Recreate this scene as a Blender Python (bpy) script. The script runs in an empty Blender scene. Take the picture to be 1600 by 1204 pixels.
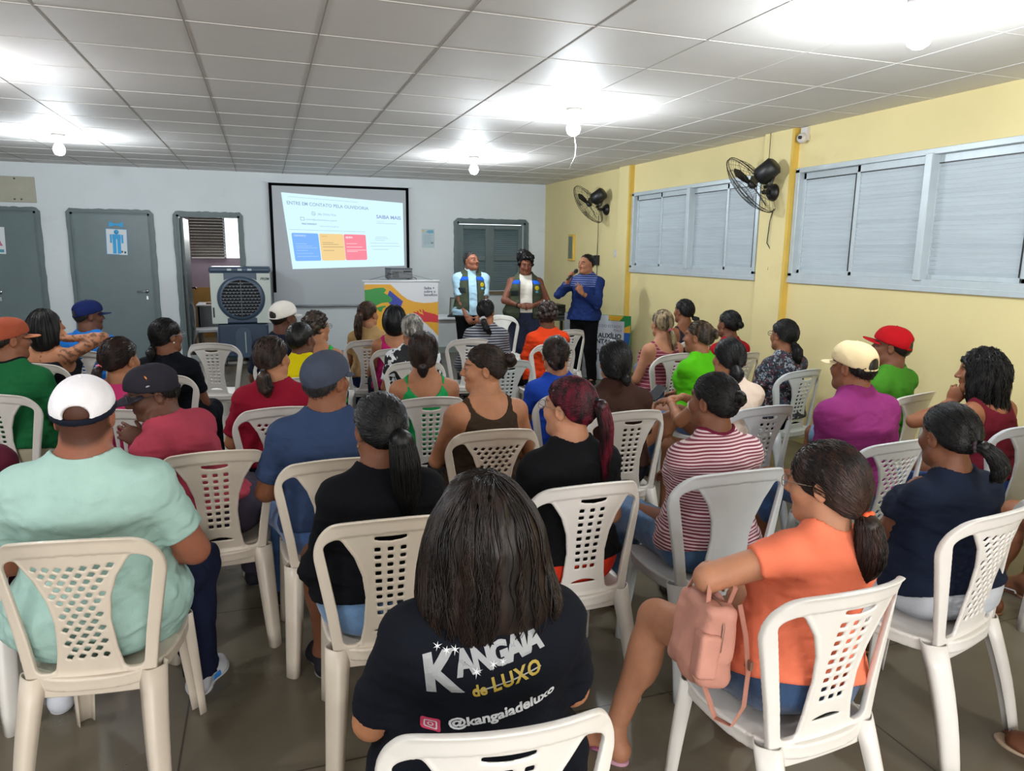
import bpy, math, random
import numpy as np
from math import sin, cos, pi, radians, sqrt
from mathutils import Vector, Matrix
sc = bpy.context.scene
COL = sc.collection
F32 = np.float32

# ---------------------------------------------------------------- materials
_mats = {}
def srgb(h):
    if isinstance(h, (tuple, list)): return tuple(h)[:3]
    h = h.lstrip('#'); r = [int(h[i:i+2], 16)/255 for i in (0, 2, 4)]
    return tuple(c/12.92 if c <= .04045 else ((c+.055)/1.055)**2.4 for c in r)
def mat(name, color='#808080', rough=.6, metal=0., bump=0., bscale=60., var=0., vscale=8., spec=.5, coat=0., emit=None, estr=0., stretch=(1, 1, 1), sheen=0., trans=0., alpha=1., sub=0.):
    """plain principled material with noise colour variation and noise bump, in object space"""
    if name in _mats: return _mats[name]
    m = bpy.data.materials.new(name); m.use_nodes = True; _mats[name] = m
    nt = m.node_tree; b = nt.nodes['Principled BSDF']; c = srgb(color)
    b.inputs['Base Color'].default_value = (*c, 1); b.inputs['Roughness'].default_value = rough
    b.inputs['Metallic'].default_value = metal; b.inputs['Specular IOR Level'].default_value = spec
    if coat: b.inputs['Coat Weight'].default_value = coat
    if sheen: b.inputs['Sheen Weight'].default_value = sheen
    if trans: b.inputs['Transmission Weight'].default_value = trans
    if alpha < 1: b.inputs['Alpha'].default_value = alpha
    if sub: b.inputs['Subsurface Weight'].default_value = sub; b.inputs['Subsurface Radius'].default_value = (.02, .008, .004); b.inputs['Subsurface Scale'].default_value = .3
    if emit: b.inputs['Emission Color'].default_value = (*srgb(emit), 1); b.inputs['Emission Strength'].default_value = estr
    L = nt.links; tc = nt.nodes.new('ShaderNodeTexCoord'); mp = nt.nodes.new('ShaderNodeMapping')
    mp.inputs['Scale'].default_value = stretch; L.new(tc.outputs['Object'], mp.inputs['Vector'])
    if var:
        n = nt.nodes.new('ShaderNodeTexNoise'); n.inputs['Scale'].default_value = vscale; n.inputs['Detail'].default_value = 5; n.inputs['Roughness'].default_value = .6
        L.new(mp.outputs[0], n.inputs['Vector'])
        r = nt.nodes.new('ShaderNodeValToRGB'); e = r.color_ramp.elements
        e[0].position = .3; e[1].position = .72
        e[0].color = (*[x*(1-var) for x in c], 1); e[1].color = (*[min(1, x*(1+var*.6)) for x in c], 1)
        L.new(n.outputs[0], r.inputs[0]); L.new(r.outputs[0], b.inputs['Base Color'])
    if bump:
        n = nt.nodes.new('ShaderNodeTexNoise'); n.inputs['Scale'].default_value = bscale; n.inputs['Detail'].default_value = 4
        L.new(mp.outputs[0], n.inputs['Vector'])
        bp = nt.nodes.new('ShaderNodeBump'); bp.inputs['Strength'].default_value = bump; bp.inputs['Distance'].default_value = .004
        L.new(n.outputs[0], bp.inputs['Height']); L.new(bp.outputs[0], b.inputs['Normal'])
    return m
def attr_color(m, attr='Col', mul=True):
    """multiply a material's base colour by a mesh colour attribute (pigment)"""
    nt = m.node_tree; b = nt.nodes['Principled BSDF']; L = nt.links
    a = nt.nodes.new('ShaderNodeAttribute'); a.attribute_name = attr
    mx = nt.nodes.new('ShaderNodeMix'); mx.data_type = 'RGBA'; mx.blend_type = 'MULTIPLY'; mx.inputs[0].default_value = 1
    src = b.inputs['Base Color'].links[0].from_socket if b.inputs['Base Color'].links else None
    if src: L.new(src, mx.inputs[6])
    else: mx.inputs[6].default_value = b.inputs['Base Color'].default_value
    L.new(a.outputs['Color'], mx.inputs[7]); L.new(mx.outputs[2], b.inputs['Base Color'])
    return m
def stripes(name, c1, c2, axis='Z', period=.02, duty=.5, rough=.85, warp=0.):
    if name in _mats: return _mats[name]
    m = mat(name, c1, rough, sheen=.1, bump=.15, bscale=200)
    nt = m.node_tree; L = nt.links; b = nt.nodes['Principled BSDF']
    tc = nt.nodes.new('ShaderNodeTexCoord'); sp = nt.nodes.new('ShaderNodeSeparateXYZ'); L.new(tc.outputs['Object'], sp.inputs[0])
    d = nt.nodes.new('ShaderNodeMath'); d.operation = 'DIVIDE'; d.inputs[1].default_value = period
    L.new(sp.outputs[axis], d.inputs[0])
    f = nt.nodes.new('ShaderNodeMath'); f.operation = 'FRACT'; L.new(d.outputs[0], f.inputs[0])
    g = nt.nodes.new('ShaderNodeMath'); g.operation = 'LESS_THAN'; g.inputs[1].default_value = duty; L.new(f.outputs[0], g.inputs[0])
    mx = nt.nodes.new('ShaderNodeMix'); mx.data_type = 'RGBA'; mx.inputs[6].default_value = (*srgb(c1), 1); mx.inputs[7].default_value = (*srgb(c2), 1)
    L.new(g.outputs[0], mx.inputs[0]); L.new(mx.outputs[2], b.inputs['Base Color'])
    return m
def blotch(name, cols, scale=25, rough=.8, kind='VORONOI', pos=None):
    """printed fabric: random cells of several colours"""
    if name in _mats: return _mats[name]
    m = mat(name, cols[0], rough); nt = m.node_tree; L = nt.links; b = nt.nodes['Principled BSDF']
    tc = nt.nodes.new('ShaderNodeTexCoord')
    nz = nt.nodes.new('ShaderNodeTexNoise'); nz.inputs['Scale'].default_value = scale*.8
    ad = nt.nodes.new('ShaderNodeMix'); ad.data_type = 'VECTOR'; ad.inputs[0].default_value = .12
    L.new(tc.outputs['Object'], nz.inputs['Vector']); L.new(tc.outputs['Object'], ad.inputs[4]); L.new(nz.outputs[1], ad.inputs[5])
    t = nt.nodes.new('ShaderNodeTexVoronoi' if kind == 'VORONOI' else 'ShaderNodeTexNoise'); t.inputs['Scale'].default_value = scale
    L.new(ad.outputs[1], t.inputs['Vector'])
    r = nt.nodes.new('ShaderNodeValToRGB'); r.color_ramp.interpolation = 'CONSTANT'
    e = r.color_ramp.elements
    n = len(cols); pos = pos or [i/n for i in range(n)]
    while len(e) < n: e.new(.5)
    for i in range(n): e[i].position = pos[i]; e[i].color = (*srgb(cols[i]), 1)
    if kind == 'VORONOI':
        s = nt.nodes.new('ShaderNodeSeparateColor'); L.new(t.outputs['Color'], s.inputs[0]); L.new(s.outputs[0], r.inputs[0])
    else: L.new(t.outputs[0], r.inputs[0])
    L.new(r.outputs[0], b.inputs['Base Color'])
    return m

# ---------------------------------------------------------------- objects
def tag(o, label=None, cat=None, group=None, kind=None):
    if label: o['label'] = label
    if cat: o['category'] = cat
    if group: o['group'] = group
    if kind: o['kind'] = kind
    return o
def link(o, parent=None):
    COL.objects.link(o)
    if parent is not None: o.parent = parent
    return o
def empty(name, loc=(0, 0, 0), rz=0., **k):
    o = bpy.data.objects.new(name, None); o.location = loc; o.rotation_euler = (0, 0, rz); o.empty_display_size = .1
    link(o); return tag(o, **k)
def mesh_np(name, V, Q, m=None, parent=None, smooth=True, tris=None, loc=None):
    me = bpy.data.meshes.new(name)
    V = np.asarray(V, F32); Q = np.asarray(Q, np.int32).reshape(-1, 4)
    nq = len(Q); nt_ = 0 if tris is None else len(tris)
    me.vertices.add(len(V)); me.vertices.foreach_set('co', V.ravel())
    li = Q.ravel() if tris is None else np.concatenate([Q.ravel(), np.asarray(tris, np.int32).ravel()])
    me.loops.add(len(li)); me.loops.foreach_set('vertex_index', li)
    me.polygons.add(nq+nt_)
    st = np.arange(nq)*4
    if nt_: st = np.concatenate([st, nq*4+np.arange(nt_)*3])
    me.polygons.foreach_set('loop_start', st.astype(np.int32))
    me.update(calc_edges=True)
    if smooth: me.polygons.foreach_set('use_smooth', np.ones(nq+nt_, bool))
    if m: me.materials.append(m)
    o = bpy.data.objects.new(name, me); link(o, parent)
    if loc is not None: o.location = loc
    return o
class MB:
    """collects plain shapes into one mesh"""
    def __init__(s): s.v = []; s.f = []; s.sm = []; s.mi = []; s.cur = 0
    def add(s, vs, fs, smooth=False):
        n = len(s.v); s.v += [tuple(v) for v in vs]; s.f += [tuple(i+n for i in f) for f in fs]; s.sm += [smooth]*len(fs); s.mi += [s.cur]*len(fs); return s
    def box(s, x0, x1, y0, y1, z0, z1, M=None):
        vs = [Vector(p) for p in ((x0, y0, z0), (x1, y0, z0), (x1, y1, z0), (x0, y1, z0), (x0, y0, z1), (x1, y0, z1), (x1, y1, z1), (x0, y1, z1))]
        if M is not None: vs = [M@v for v in vs]
        return s.add(vs, [(0, 3, 2, 1), (4, 5, 6, 7), (0, 1, 5, 4), (1, 2, 6, 5), (2, 3, 7, 6), (3, 0, 4, 7)])
    def tube(s, pts, r, n=8, closed=False, caps=True):
        pts = [Vector(p) for p in pts]; k = len(pts); rs = r if isinstance(r, (list, tuple)) else [r]*k
        vs = []; up = None
        for i, p in enumerate(pts):
            a = pts[(i-1) % k] if (closed or i > 0) else p; b = pts[(i+1) % k] if (closed or i < k-1) else p
            t = (b-a).normalized() if (b-a).length > 1e-9 else Vector((0, 0, 1))
            if up is None: up = Vector((0, 0, 1)) if abs(t.z) < .9 else Vector((1, 0, 0))
            u = (up-t*up.dot(t)); u = u.normalized() if u.length > 1e-6 else t.orthogonal().normalized(); up = u; w = t.cross(u)
            for j in range(n):
                an = 2*pi*j/n; vs.append(p+(u*cos(an)+w*sin(an))*rs[i])
        fs = []
        for i in range(k if closed else k-1):
            for j in range(n):
                a = i*n+j; b = i*n+(j+1) % n; c = ((i+1) % k)*n+(j+1) % n; d = ((i+1) % k)*n+j
                fs.append((a, b, c, d))
        s.add(vs, fs, True)
        if caps and not closed:
            s.add(vs[:n], [tuple(range(n))[::-1]]); s.add(vs[-n:], [tuple(range(n))])
        return s
    def lathe(s, prof, c=(0, 0, 0), n=24, axis='Z', M=None):
        vs = []
        for r, h in prof:
            for j in range(n):
                a = 2*pi*j/n
                p = {'Z': (r*cos(a), r*sin(a), h), 'Y': (r*cos(a), h, -r*sin(a)), 'X': (h, r*cos(a), r*sin(a))}[axis]
                v = Vector(p)
                if M is not None: v = M@v
                vs.append(v+Vector(c))
        fs = [(i*n+j, i*n+(j+1) % n, (i+1)*n+(j+1) % n, (i+1)*n+j) for i in range(len(prof)-1) for j in range(n)]
        return s.add(vs, fs, True)
    def prism(s, poly, d0, d1, plane='XZ', smooth=False):
        """polygon extruded: plane XZ -> along y, XY -> along z, YZ -> along x"""
        n = len(poly)
        f = {'XZ': lambda a, b, d: (a, d, b), 'XY': lambda a, b, d: (a, b, d), 'YZ': lambda a, b, d: (d, a, b)}[plane]
        vs = [f(a, b, d0) for a, b in poly]+[f(a, b, d1) for a, b in poly]
        fs = [tuple(range(n)), tuple(range(2*n-1, n-1, -1))]+[((i+1) % n, i, n+i, n+(i+1) % n) for i in range(n)]
        return s.add(vs, fs, smooth)
    def sphere(s, c, r, n=16, m=10, sc_=(1, 1, 1)):
        vs = []; 
        for i in range(m+1):
            th = pi*i/m
            for j in range(n):
                a = 2*pi*j/n; vs.append((c[0]+r*sc_[0]*sin(th)*cos(a), c[1]+r*sc_[1]*sin(th)*sin(a), c[2]+r*sc_[2]*cos(th)))
        return s.add(vs, [(i*n+j, (i+1)*n+j, (i+1)*n+(j+1) % n, i*n+(j+1) % n) for i in range(m) for j in range(n)], True)
    def build(s, name, m=None, parent=None, bevel=0., loc=None, recalc=True):
        me = bpy.data.meshes.new(name); me.from_pydata(s.v, [], s.f)
        me.polygons.foreach_set('use_smooth', s.sm)
        ms = m if isinstance(m, (list, tuple)) else [m]
        for q in ms:
            if q: me.materials.append(q)
        if len(ms) > 1: me.polygons.foreach_set('material_index', s.mi)
        me.update()
        if recalc:
            import bmesh
            bm = bmesh.new(); bm.from_mesh(me); bmesh.ops.remove_doubles(bm, verts=bm.verts, dist=1e-6); bmesh.ops.recalc_face_normals(bm, faces=bm.faces); bm.to_mesh(me); bm.free()
        o = bpy.data.objects.new(name, me); link(o, parent)
        if loc is not None: o.location = loc
        if bevel:
            b = o.modifiers.new('bevel', 'BEVEL'); b.width = bevel; b.segments = 2; b.limit_method = 'ANGLE'; b.angle_limit = radians(40)
        return o
def text_mesh(body, size=1., bold=0., align='LEFT', shear=0., space=1.):
    """flat text as arrays (2D verts, faces)"""
    cu = bpy.data.curves.new('t', 'FONT'); cu.body = body; cu.size = size; cu.offset = bold; cu.align_x = align; cu.shear = shear; cu.space_character = space
    cu.resolution_u = 3; cu.fill_mode = 'FRONT'
    o = bpy.data.objects.new('t', cu); COL.objects.link(o)
    dg = bpy.context.evaluated_depsgraph_get(); me = bpy.data.meshes.new_from_object(o.evaluated_get(dg))
    v = [tuple(p.co) for p in me.vertices]; f = [tuple(p.vertices) for p in me.polygons]
    bpy.data.objects.remove(o); bpy.data.curves.remove(cu); bpy.data.meshes.remove(me)
    return v, f

# ---------------------------------------------------------------- signed distance fields -> meshes
def smin(a, b, k):
    if k <= 0: return np.minimum(a, b)
    h = np.maximum(k-np.abs(a-b), 0)/k
    return np.minimum(a, b)-h*h*(k*.25)
def smax(a, b, k): return -smin(-a, -b, k)
def V3(*a): return np.array(a, float)
def nrm(v): v = np.asarray(v, float); return v/(np.linalg.norm(v)+1e-12)
def f_cone(a, b, ra, rb, sq=None):
    a = np.asarray(a, float); b = np.asarray(b, float); ba = b-a; L2 = float(ba@ba)+1e-12
    def f(X, Y, Z):
        px, py, pz = X-F32(a[0]), Y-F32(a[1]), Z-F32(a[2])
        t = np.clip((px*F32(ba[0])+py*F32(ba[1])+pz*F32(ba[2]))/F32(L2), 0, 1)
        return np.sqrt((px-t*F32(ba[0]))**2+(py-t*F32(ba[1]))**2+(pz-t*F32(ba[2]))**2)-(F32(ra)+t*F32(rb-ra))
    r = max(ra, rb); return f, np.minimum(a, b)-r, np.maximum(a, b)+r
def f_ell(c, r, R=None):
    c = np.asarray(c, float); r = np.asarray(r if np.ndim(r) else (r, r, r), float)
    def f(X, Y, Z):
        px, py, pz = X-F32(c[0]), Y-F32(c[1]), Z-F32(c[2])
        if R is not None:   # R columns = local axes in parent frame
            q = [px*F32(R[0, i])+py*F32(R[1, i])+pz*F32(R[2, i]) for i in range(3)]
        else: q = (px, py, pz)
        k0 = np.sqrt((q[0]/r[0])**2+(q[1]/r[1])**2+(q[2]/r[2])**2)
        k1 = np.sqrt((q[0]/r[0]**2)**2+(q[1]/r[1]**2)**2+(q[2]/r[2]**2)**2)+1e-6
        return (k0*(k0-1)/k1).astype(F32)
    m = max(r) if R is not None else r
    return f, c-m, c+m
def f_box(c, h, R=None, rr=.004):
    c = np.asarray(c, float); h = np.asarray(h, float)
    def f(X, Y, Z):
        px, py, pz = X-F32(c[0]), Y-F32(c[1]), Z-F32(c[2])
        q = [px*F32(R[0, i])+py*F32(R[1, i])+pz*F32(R[2, i]) for i in range(3)] if R is not None else (px, py, pz)
        q = [np.abs(q[i])-F32(h[i]-rr) for i in range(3)]
        return np.sqrt(sum(np.maximum(t, 0)**2 for t in q))+np.minimum(np.maximum(np.maximum(q[0], q[1]), q[2]), 0)-F32(rr)
    m = np.linalg.norm(h) if R is not None else h
    return f, c-m, c+m
def f_plane(o, n):
    o = np.asarray(o, float); n = nrm(n)
    return (lambda X, Y, Z: (X-F32(o[0]))*F32(n[0])+(Y-F32(o[1]))*F32(n[1])+(Z-F32(o[2]))*F32(n[2])), None, None
class Fld:
    def __init__(s): s.ops = []
    def add(s, p, k=.02): s.ops.append(('u', p, k)); return s
    def sub(s, p, k=.005): s.ops.append(('s', p, k)); return s
    def cut(s, p, k=.0): s.ops.append(('c', p, k)); return s        # keep where p < 0
    def disp(s, fn): s.ops.append(('d', (fn, None, None), 0)); return s
    def copy(s): g = Fld(); g.ops = list(s.ops); return g
    def _ap(s, D, op, d, k):
        if op == 'u': return smin(D, d, k)
        if op == 's': return smax(D, -d, k)
        if op == 'c': return smax(D, d, k)
        return D+d
    def at(s, P):
        X, Y, Z = [P[:, i].astype(F32) for i in range(3)]; D = np.full(len(P), .5, F32)
        for op, (f, lo, hi), k in s.ops: D = s._ap(D, op, f(X, Y, Z), k)
        return D
    def grad(s, P, e=.003):
        g = np.stack([s.at(P+e*np.eye(3)[i])-s.at(P-e*np.eye(3)[i]) for i in range(3)], 1)
        return g/(np.linalg.norm(g, axis=1, keepdims=True)+1e-9)
    def grid(s, xs, ys, zs):
        G = [np.asarray(a, F32) for a in (xs, ys, zs)]; D = np.full([len(a) for a in G], .5, F32)
        for op, (f, lo, hi), k in s.ops:
            if lo is None: sl = [slice(0, len(a)) for a in G]
            else:
                m = k+.03; sl = []
                for i in range(3):
                    a = np.searchsorted(G[i], lo[i]-m); b = np.searchsorted(G[i], hi[i]+m); sl.append(slice(a, b))
                if any(q.stop <= q.start for q in sl): continue
            sl = tuple(sl)
            D[sl] = s._ap(D[sl], op, f(G[0][sl[0]][:, None, None], G[1][sl[1]][None, :, None], G[2][sl[2]][None, None, :]), k)
        return D
    def mesh(s, lo, hi, h):
        """lo,hi: bounds, h: spacing -> V, Q"""
        ax = [np.arange(lo[i], hi[i]+h, h, dtype=F32) for i in range(3)]
        return nets(s.grid(*ax), ax)
    def bounds(s):
        lo = np.full(3, 9.); hi = -lo
        for op, (f, a, b), k in s.ops:
            if op == 'u' and a is not None: lo = np.minimum(lo, a); hi = np.maximum(hi, b)
        return lo, hi
    def auto(s, h, pad=.02):
        lo, hi = s.bounds(); return s.mesh(lo-pad, hi+pad, h)
def nets(D, ax):
    D = D.copy()
    D[0] = D[-1] = .01; D[:, 0] = D[:, -1] = .01; D[:, :, 0] = D[:, :, -1] = .01
    S = D < 0; nx, ny, nz = [n-1 for n in D.shape]
    c = np.zeros((nx, ny, nz), np.int8)
    for i in (0, 1):
        for j in (0, 1):
            for k in (0, 1): c += S[i:nx+i, j:ny+j, k:nz+k]
    I = np.nonzero((c > 0) & (c < 8)); n = len(I[0])
    if n == 0: return np.zeros((0, 3), F32), np.zeros((0, 4), np.int32)
    idx = np.full((nx, ny, nz), -1, np.int32); idx[I] = np.arange(n)
    val = {(i, j, k): D[I[0]+i, I[1]+j, I[2]+k] for i in (0, 1) for j in (0, 1) for k in (0, 1)}
    acc = np.zeros((n, 3), F32); cnt = np.zeros(n, F32)
    for a in val:
        for d in range(3):
            if a[d]: continue
            b = list(a); b[d] = 1; va, vb = val[a], val[tuple(b)]
            m = (va < 0) != (vb < 0); t = va/np.where(m, va-vb, 1)
            p = np.empty((n, 3), F32)
            for q in range(3): p[:, q] = a[q]
            p[:, d] = t
            acc[m] += p[m]; cnt[m] += 1
    acc /= cnt[:, None]
    V = np.empty((n, 3), F32)
    for d in range(3):
        g = np.asarray(ax[d], F32); V[:, d] = g[I[d]]+(g[I[d]+1]-g[I[d]])*acc[:, d]
    Q = []
    for d in range(3):
        e1, e2 = (d+1) % 3, (d+2) % 3
        A = [slice(0, None)]*3; 
        sl0 = [slice(1, -1)]*3; sl0[d] = slice(0, -1); sl1 = [slice(1, -1)]*3; sl1[d] = slice(1, None)
        s0 = S[tuple(sl0)]; s1 = S[tuple(sl1)]
        J = np.nonzero(s0 != s1)
        if not len(J[0]): continue
        base = [J[0].copy(), J[1].copy(), J[2].copy()]
        base[e1] += 1; base[e2] += 1       # cell coordinate of the edge's +,+ neighbour
        def ci(o1, o2):
            q = [base[0], base[1], base[2]]; q[e1] = q[e1]-o1; q[e2] = q[e2]-o2; return idx[q[0], q[1], q[2]]
        quad = np.stack([ci(0, 0), ci(1, 0), ci(1, 1), ci(0, 1)], 1)
        flip = ~s0[J]; quad[flip] = quad[flip][:, ::-1]
        Q.append(quad)
    Q = np.concatenate(Q) if Q else np.zeros((0, 4), np.int32)
    return V, Q[(Q >= 0).all(1)]
def join(parts):
    V = []; Q = []; n = 0
    for v, q in parts:
        if len(v) == 0: continue
        V.append(v); Q.append(q+n); n += len(v)
    return np.concatenate(V), np.concatenate(Q)
def rot(rx=0, ry=0, rz=0):
    return np.array(Matrix.Rotation(radians(rz), 3, 'Z') @ Matrix.Rotation(radians(rx), 3, 'X') @ Matrix.Rotation(radians(ry), 3, 'Y'))
def wave(seed, freq, amp, aniso=(1, 1, 1)):
    """cheap smooth pseudo noise used to fold cloth and clump hair"""
    rs = np.random.RandomState(seed); K = []
    for i in range(5):
        d = rs.normal(size=3)*np.array(aniso); d /= np.linalg.norm(d)/freq/(1+.5*rs.rand()*i/2); K.append((d, rs.rand()*6.28))
    def f(X, Y, Z):
        s = 0; w = 0
        for i, (d, ph) in enumerate(K):
            s = s+np.sin(X*F32(d[0])+Y*F32(d[1])+Z*F32(d[2])+F32(ph)+F32(1.3)*np.sin(w) if i else X*F32(d[0])+Y*F32(d[1])+Z*F32(d[2])+F32(ph)); w = s
        return (s*F32(amp/2.2)).astype(F32)
    return f
# ---------------------------------------------------------------- the room (camera stands at x=0, y=0, eye height 1.70 m)
XR, YB, HC = 4.58, 11.66, 2.80
XL, YF = -5.2, -3.4
def wall_mat(name, c, var, dirt):
    m = mat(name, c, .75, var=var, vscale=1.3, bump=.12, bscale=25)
    nt = m.node_tree; L = nt.links; b = nt.nodes['Principled BSDF']
    tc = [n for n in nt.nodes if n.type == 'TEX_COORD'][0]
    n = nt.nodes.new('ShaderNodeTexNoise'); n.inputs['Scale'].default_value = 2.3; n.inputs['Detail'].default_value = 8; n.inputs['Roughness'].default_value = .7
    L.new(tc.outputs['Object'], n.inputs['Vector'])
    r = nt.nodes.new('ShaderNodeValToRGB'); r.color_ramp.elements[0].position = .60; r.color_ramp.elements[1].position = .80
    r.color_ramp.elements[0].color = (0, 0, 0, 1); r.color_ramp.elements[1].color = (.35, .35, .35, 1); L.new(n.outputs[0], r.inputs[0])
    mx = nt.nodes.new('ShaderNodeMix'); mx.data_type = 'RGBA'; mx.inputs[7].default_value = (*srgb(dirt), 1)
    L.new(b.inputs['Base Color'].links[0].from_socket, mx.inputs[6]); L.new(r.outputs[0], mx.inputs[0]); L.new(mx.outputs[2], b.inputs['Base Color'])
    return m
M_white = wall_mat('wall_white', '#d3dade', .05, '#a9aca6')
M_yel = wall_mat('wall_yellow', '#e2d29a', .05, '#b9a468')
M_yel2 = mat('pilaster_edge', '#d9b552', .7, var=.1, vscale=4)
M_grey = mat('door_grey_paint', '#5f7073', .42, var=.10, vscale=3, bump=.15, bscale=12)
M_greyd = mat('frame_grey_paint', '#5b6a6c', .5, var=.12, vscale=6)
M_alu = mat('window_aluminium', '#bcc6ca', .38, metal=.15, var=.06, vscale=10)
M_black = mat('black_plastic', '#0c0d0f', .4)
M_dkgrey = mat('grey_plastic', '#3c4650', .45)
def wall_holes(name, axis, d0, d1, a0, a1, z0, z1, holes, m):
    """slab wall with rectangular openings; axis 'Y' wall lies along x, 'X' wall lies along y"""
    mb = MB(); xs = sorted({a0, a1, *[h[0] for h in holes], *[h[1] for h in holes]}); zs = sorted({z0, z1, *[h[2] for h in holes], *[h[3] for h in holes]})
    for i in range(len(xs)-1):
        for j in range(len(zs)-1):
            cx, cz = (xs[i]+xs[i+1])/2, (zs[j]+zs[j+1])/2
            if any(h[0] < cx < h[1] and h[2] < cz < h[3] for h in holes): continue
            if axis == 'Y': mb.box(xs[i], xs[i+1], d0, d1, zs[j], zs[j+1])
            else: mb.box(d0, d1, xs[i], xs[i+1], zs[j], zs[j+1])
    return tag(mb.build(name, m), kind='structure')
D1 = (-3.75, -2.93); D2 = (-2.52, -1.52); D3 = (-1.17, -.31); DH = 2.16
WB = (3.03, 4.22, 1.02, 2.16)
wall_holes('wall_back', 'Y', YB, YB+.15, XL, XR+.2, 0, HC, [(*D3, 0, DH), (*WB,)], M_white)
W1 = (5.98, 8.52, 1.50, 2.44); W2 = (2.95, 5.46, 1.50, 2.44)
W2 = (2.72, 5.46, 1.50, 2.44)
wall_holes('wall_right', 'X', XR, XR+.15, YF, YB, 0, HC, [W1, W2], M_yel)
tag(MB().box(XL-.15, XL, YF, YB+.15, 0, HC).build('wall_left', M_white), kind='structure')
wall_holes('wall_front', 'Y', YF-.15, YF, XL, XR, 0, HC, [(-3.9, -1.4, .9, 2.3), (-.6, 1.6, 0, 2.3), (2.2, 4.2, .9, 2.3)], M_white)

# floor: burnished grey concrete with joints
mf = mat('floor_concrete', '#6a6252', .27, spec=.5, var=.28, vscale=1.1, bump=.05, bscale=9)
nt = mf.node_tree; L = nt.links; b = nt.nodes['Principled BSDF']
tc = nt.nodes.new('ShaderNodeTexCoord'); br = nt.nodes.new('ShaderNodeTexBrick'); br.offset = 0; br.inputs['Scale'].default_value = 1; br.inputs['Brick Width'].default_value = 1.2; br.inputs['Row Height'].default_value = 1.2; br.inputs['Mortar Size'].default_value = .004; br.inputs['Mortar Smooth'].default_value = .2
br.inputs['Color1'].default_value = (1, 1, 1, 1); br.inputs['Color2'].default_value = (.92, .93, .92, 1); br.inputs['Mortar'].default_value = (.3, .28, .25, 1)
mp = nt.nodes.new('ShaderNodeMapping'); mp.inputs['Rotation'].default_value = (0, 0, radians(0)); mp.inputs['Location'].default_value = (.35, .2, 0)
L.new(tc.outputs['Object'], mp.inputs[0]); L.new(mp.outputs[0], br.inputs['Vector'])
mx = nt.nodes.new('ShaderNodeMix'); mx.data_type = 'RGBA'; mx.blend_type = 'MULTIPLY'; mx.inputs[0].default_value = 1
L.new(b.inputs['Base Color'].links[0].from_socket, mx.inputs[6]); L.new(br.outputs[0], mx.inputs[7]); L.new(mx.outputs[2], b.inputs['Base Color'])
nz = nt.nodes.new('ShaderNodeTexNoise'); nz.inputs['Scale'].default_value = 3; nz.inputs['Detail'].default_value = 6; L.new(tc.outputs['Object'], nz.inputs['Vector'])
mr = nt.nodes.new('ShaderNodeMapRange'); mr.inputs[3].default_value = .2; mr.inputs[4].default_value = .42; L.new(nz.outputs[0], mr.inputs[0]); L.new(mr.outputs[0], b.inputs['Roughness'])
tag(MB().box(XL-.2, XR+.2, YF-.2, YB+6, -.1, 0).build('floor', mf), kind='structure')

# ceiling: PVC boards seen as long dark seams with light cross joints
mc = mat('ceiling_board', '#dcd8d5', .6, var=.03, vscale=3)
tag(MB().box(XL-.2, XR+.2, YF-.2, YB+6, HC, HC+.08).build('ceiling', mc), kind='structure')
M_seam = mat('seam_dark', '#99938b', .7); M_joint = mat('joint_white', '#cfccc7', .6)
mb = MB(); mw = MB()
for i in range(-8, 7):
    x = .33+.645*i
    if x < XL or x > XR: continue
    (mb if x < 1.8 else mw).box(x-.0038, x+.0038, YF, YB, HC-.003, HC+.01)
tag(mb.build('trim_1', M_seam), kind='structure'); tag(mw.build('trim_10', M_joint), kind='structure')
mb = MB(); yy = 4.13-.645*11
while yy < YB:
    mb.box(XL, XR, yy-.002, yy+.002, HC-.0025, HC+.01); yy += .645
tag(mb.build('trim_2', M_joint), kind='structure')
# pilasters on the yellow wall
for n, (y0, y1) in enumerate(((5.52, 5.90), (8.58, 8.86))):
    tag(MB().box(XR-.055, XR+.01, y0, y1, 0, HC).build('trim_%d' % (3+n*2), M_yel), kind='structure')
    tag(MB().box(XR-.058, XR+.01, y0-.035 if n == 0 else y0-.04, y0, 0, HC).build('trim_%d' % (4+n*2), M_yel2), kind='structure')
tag(MB().box(XL, XR, YB-.012, YB, 0, .10).build('baseboard_back', mat('base_grey', '#8f9693', .6)), kind='structure')
tag(MB().box(XR-.012, XR, YF, YB, 0, .12).build('baseboard_right', mat('base_olive', '#a39a62', .6)), kind='structure')

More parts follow.
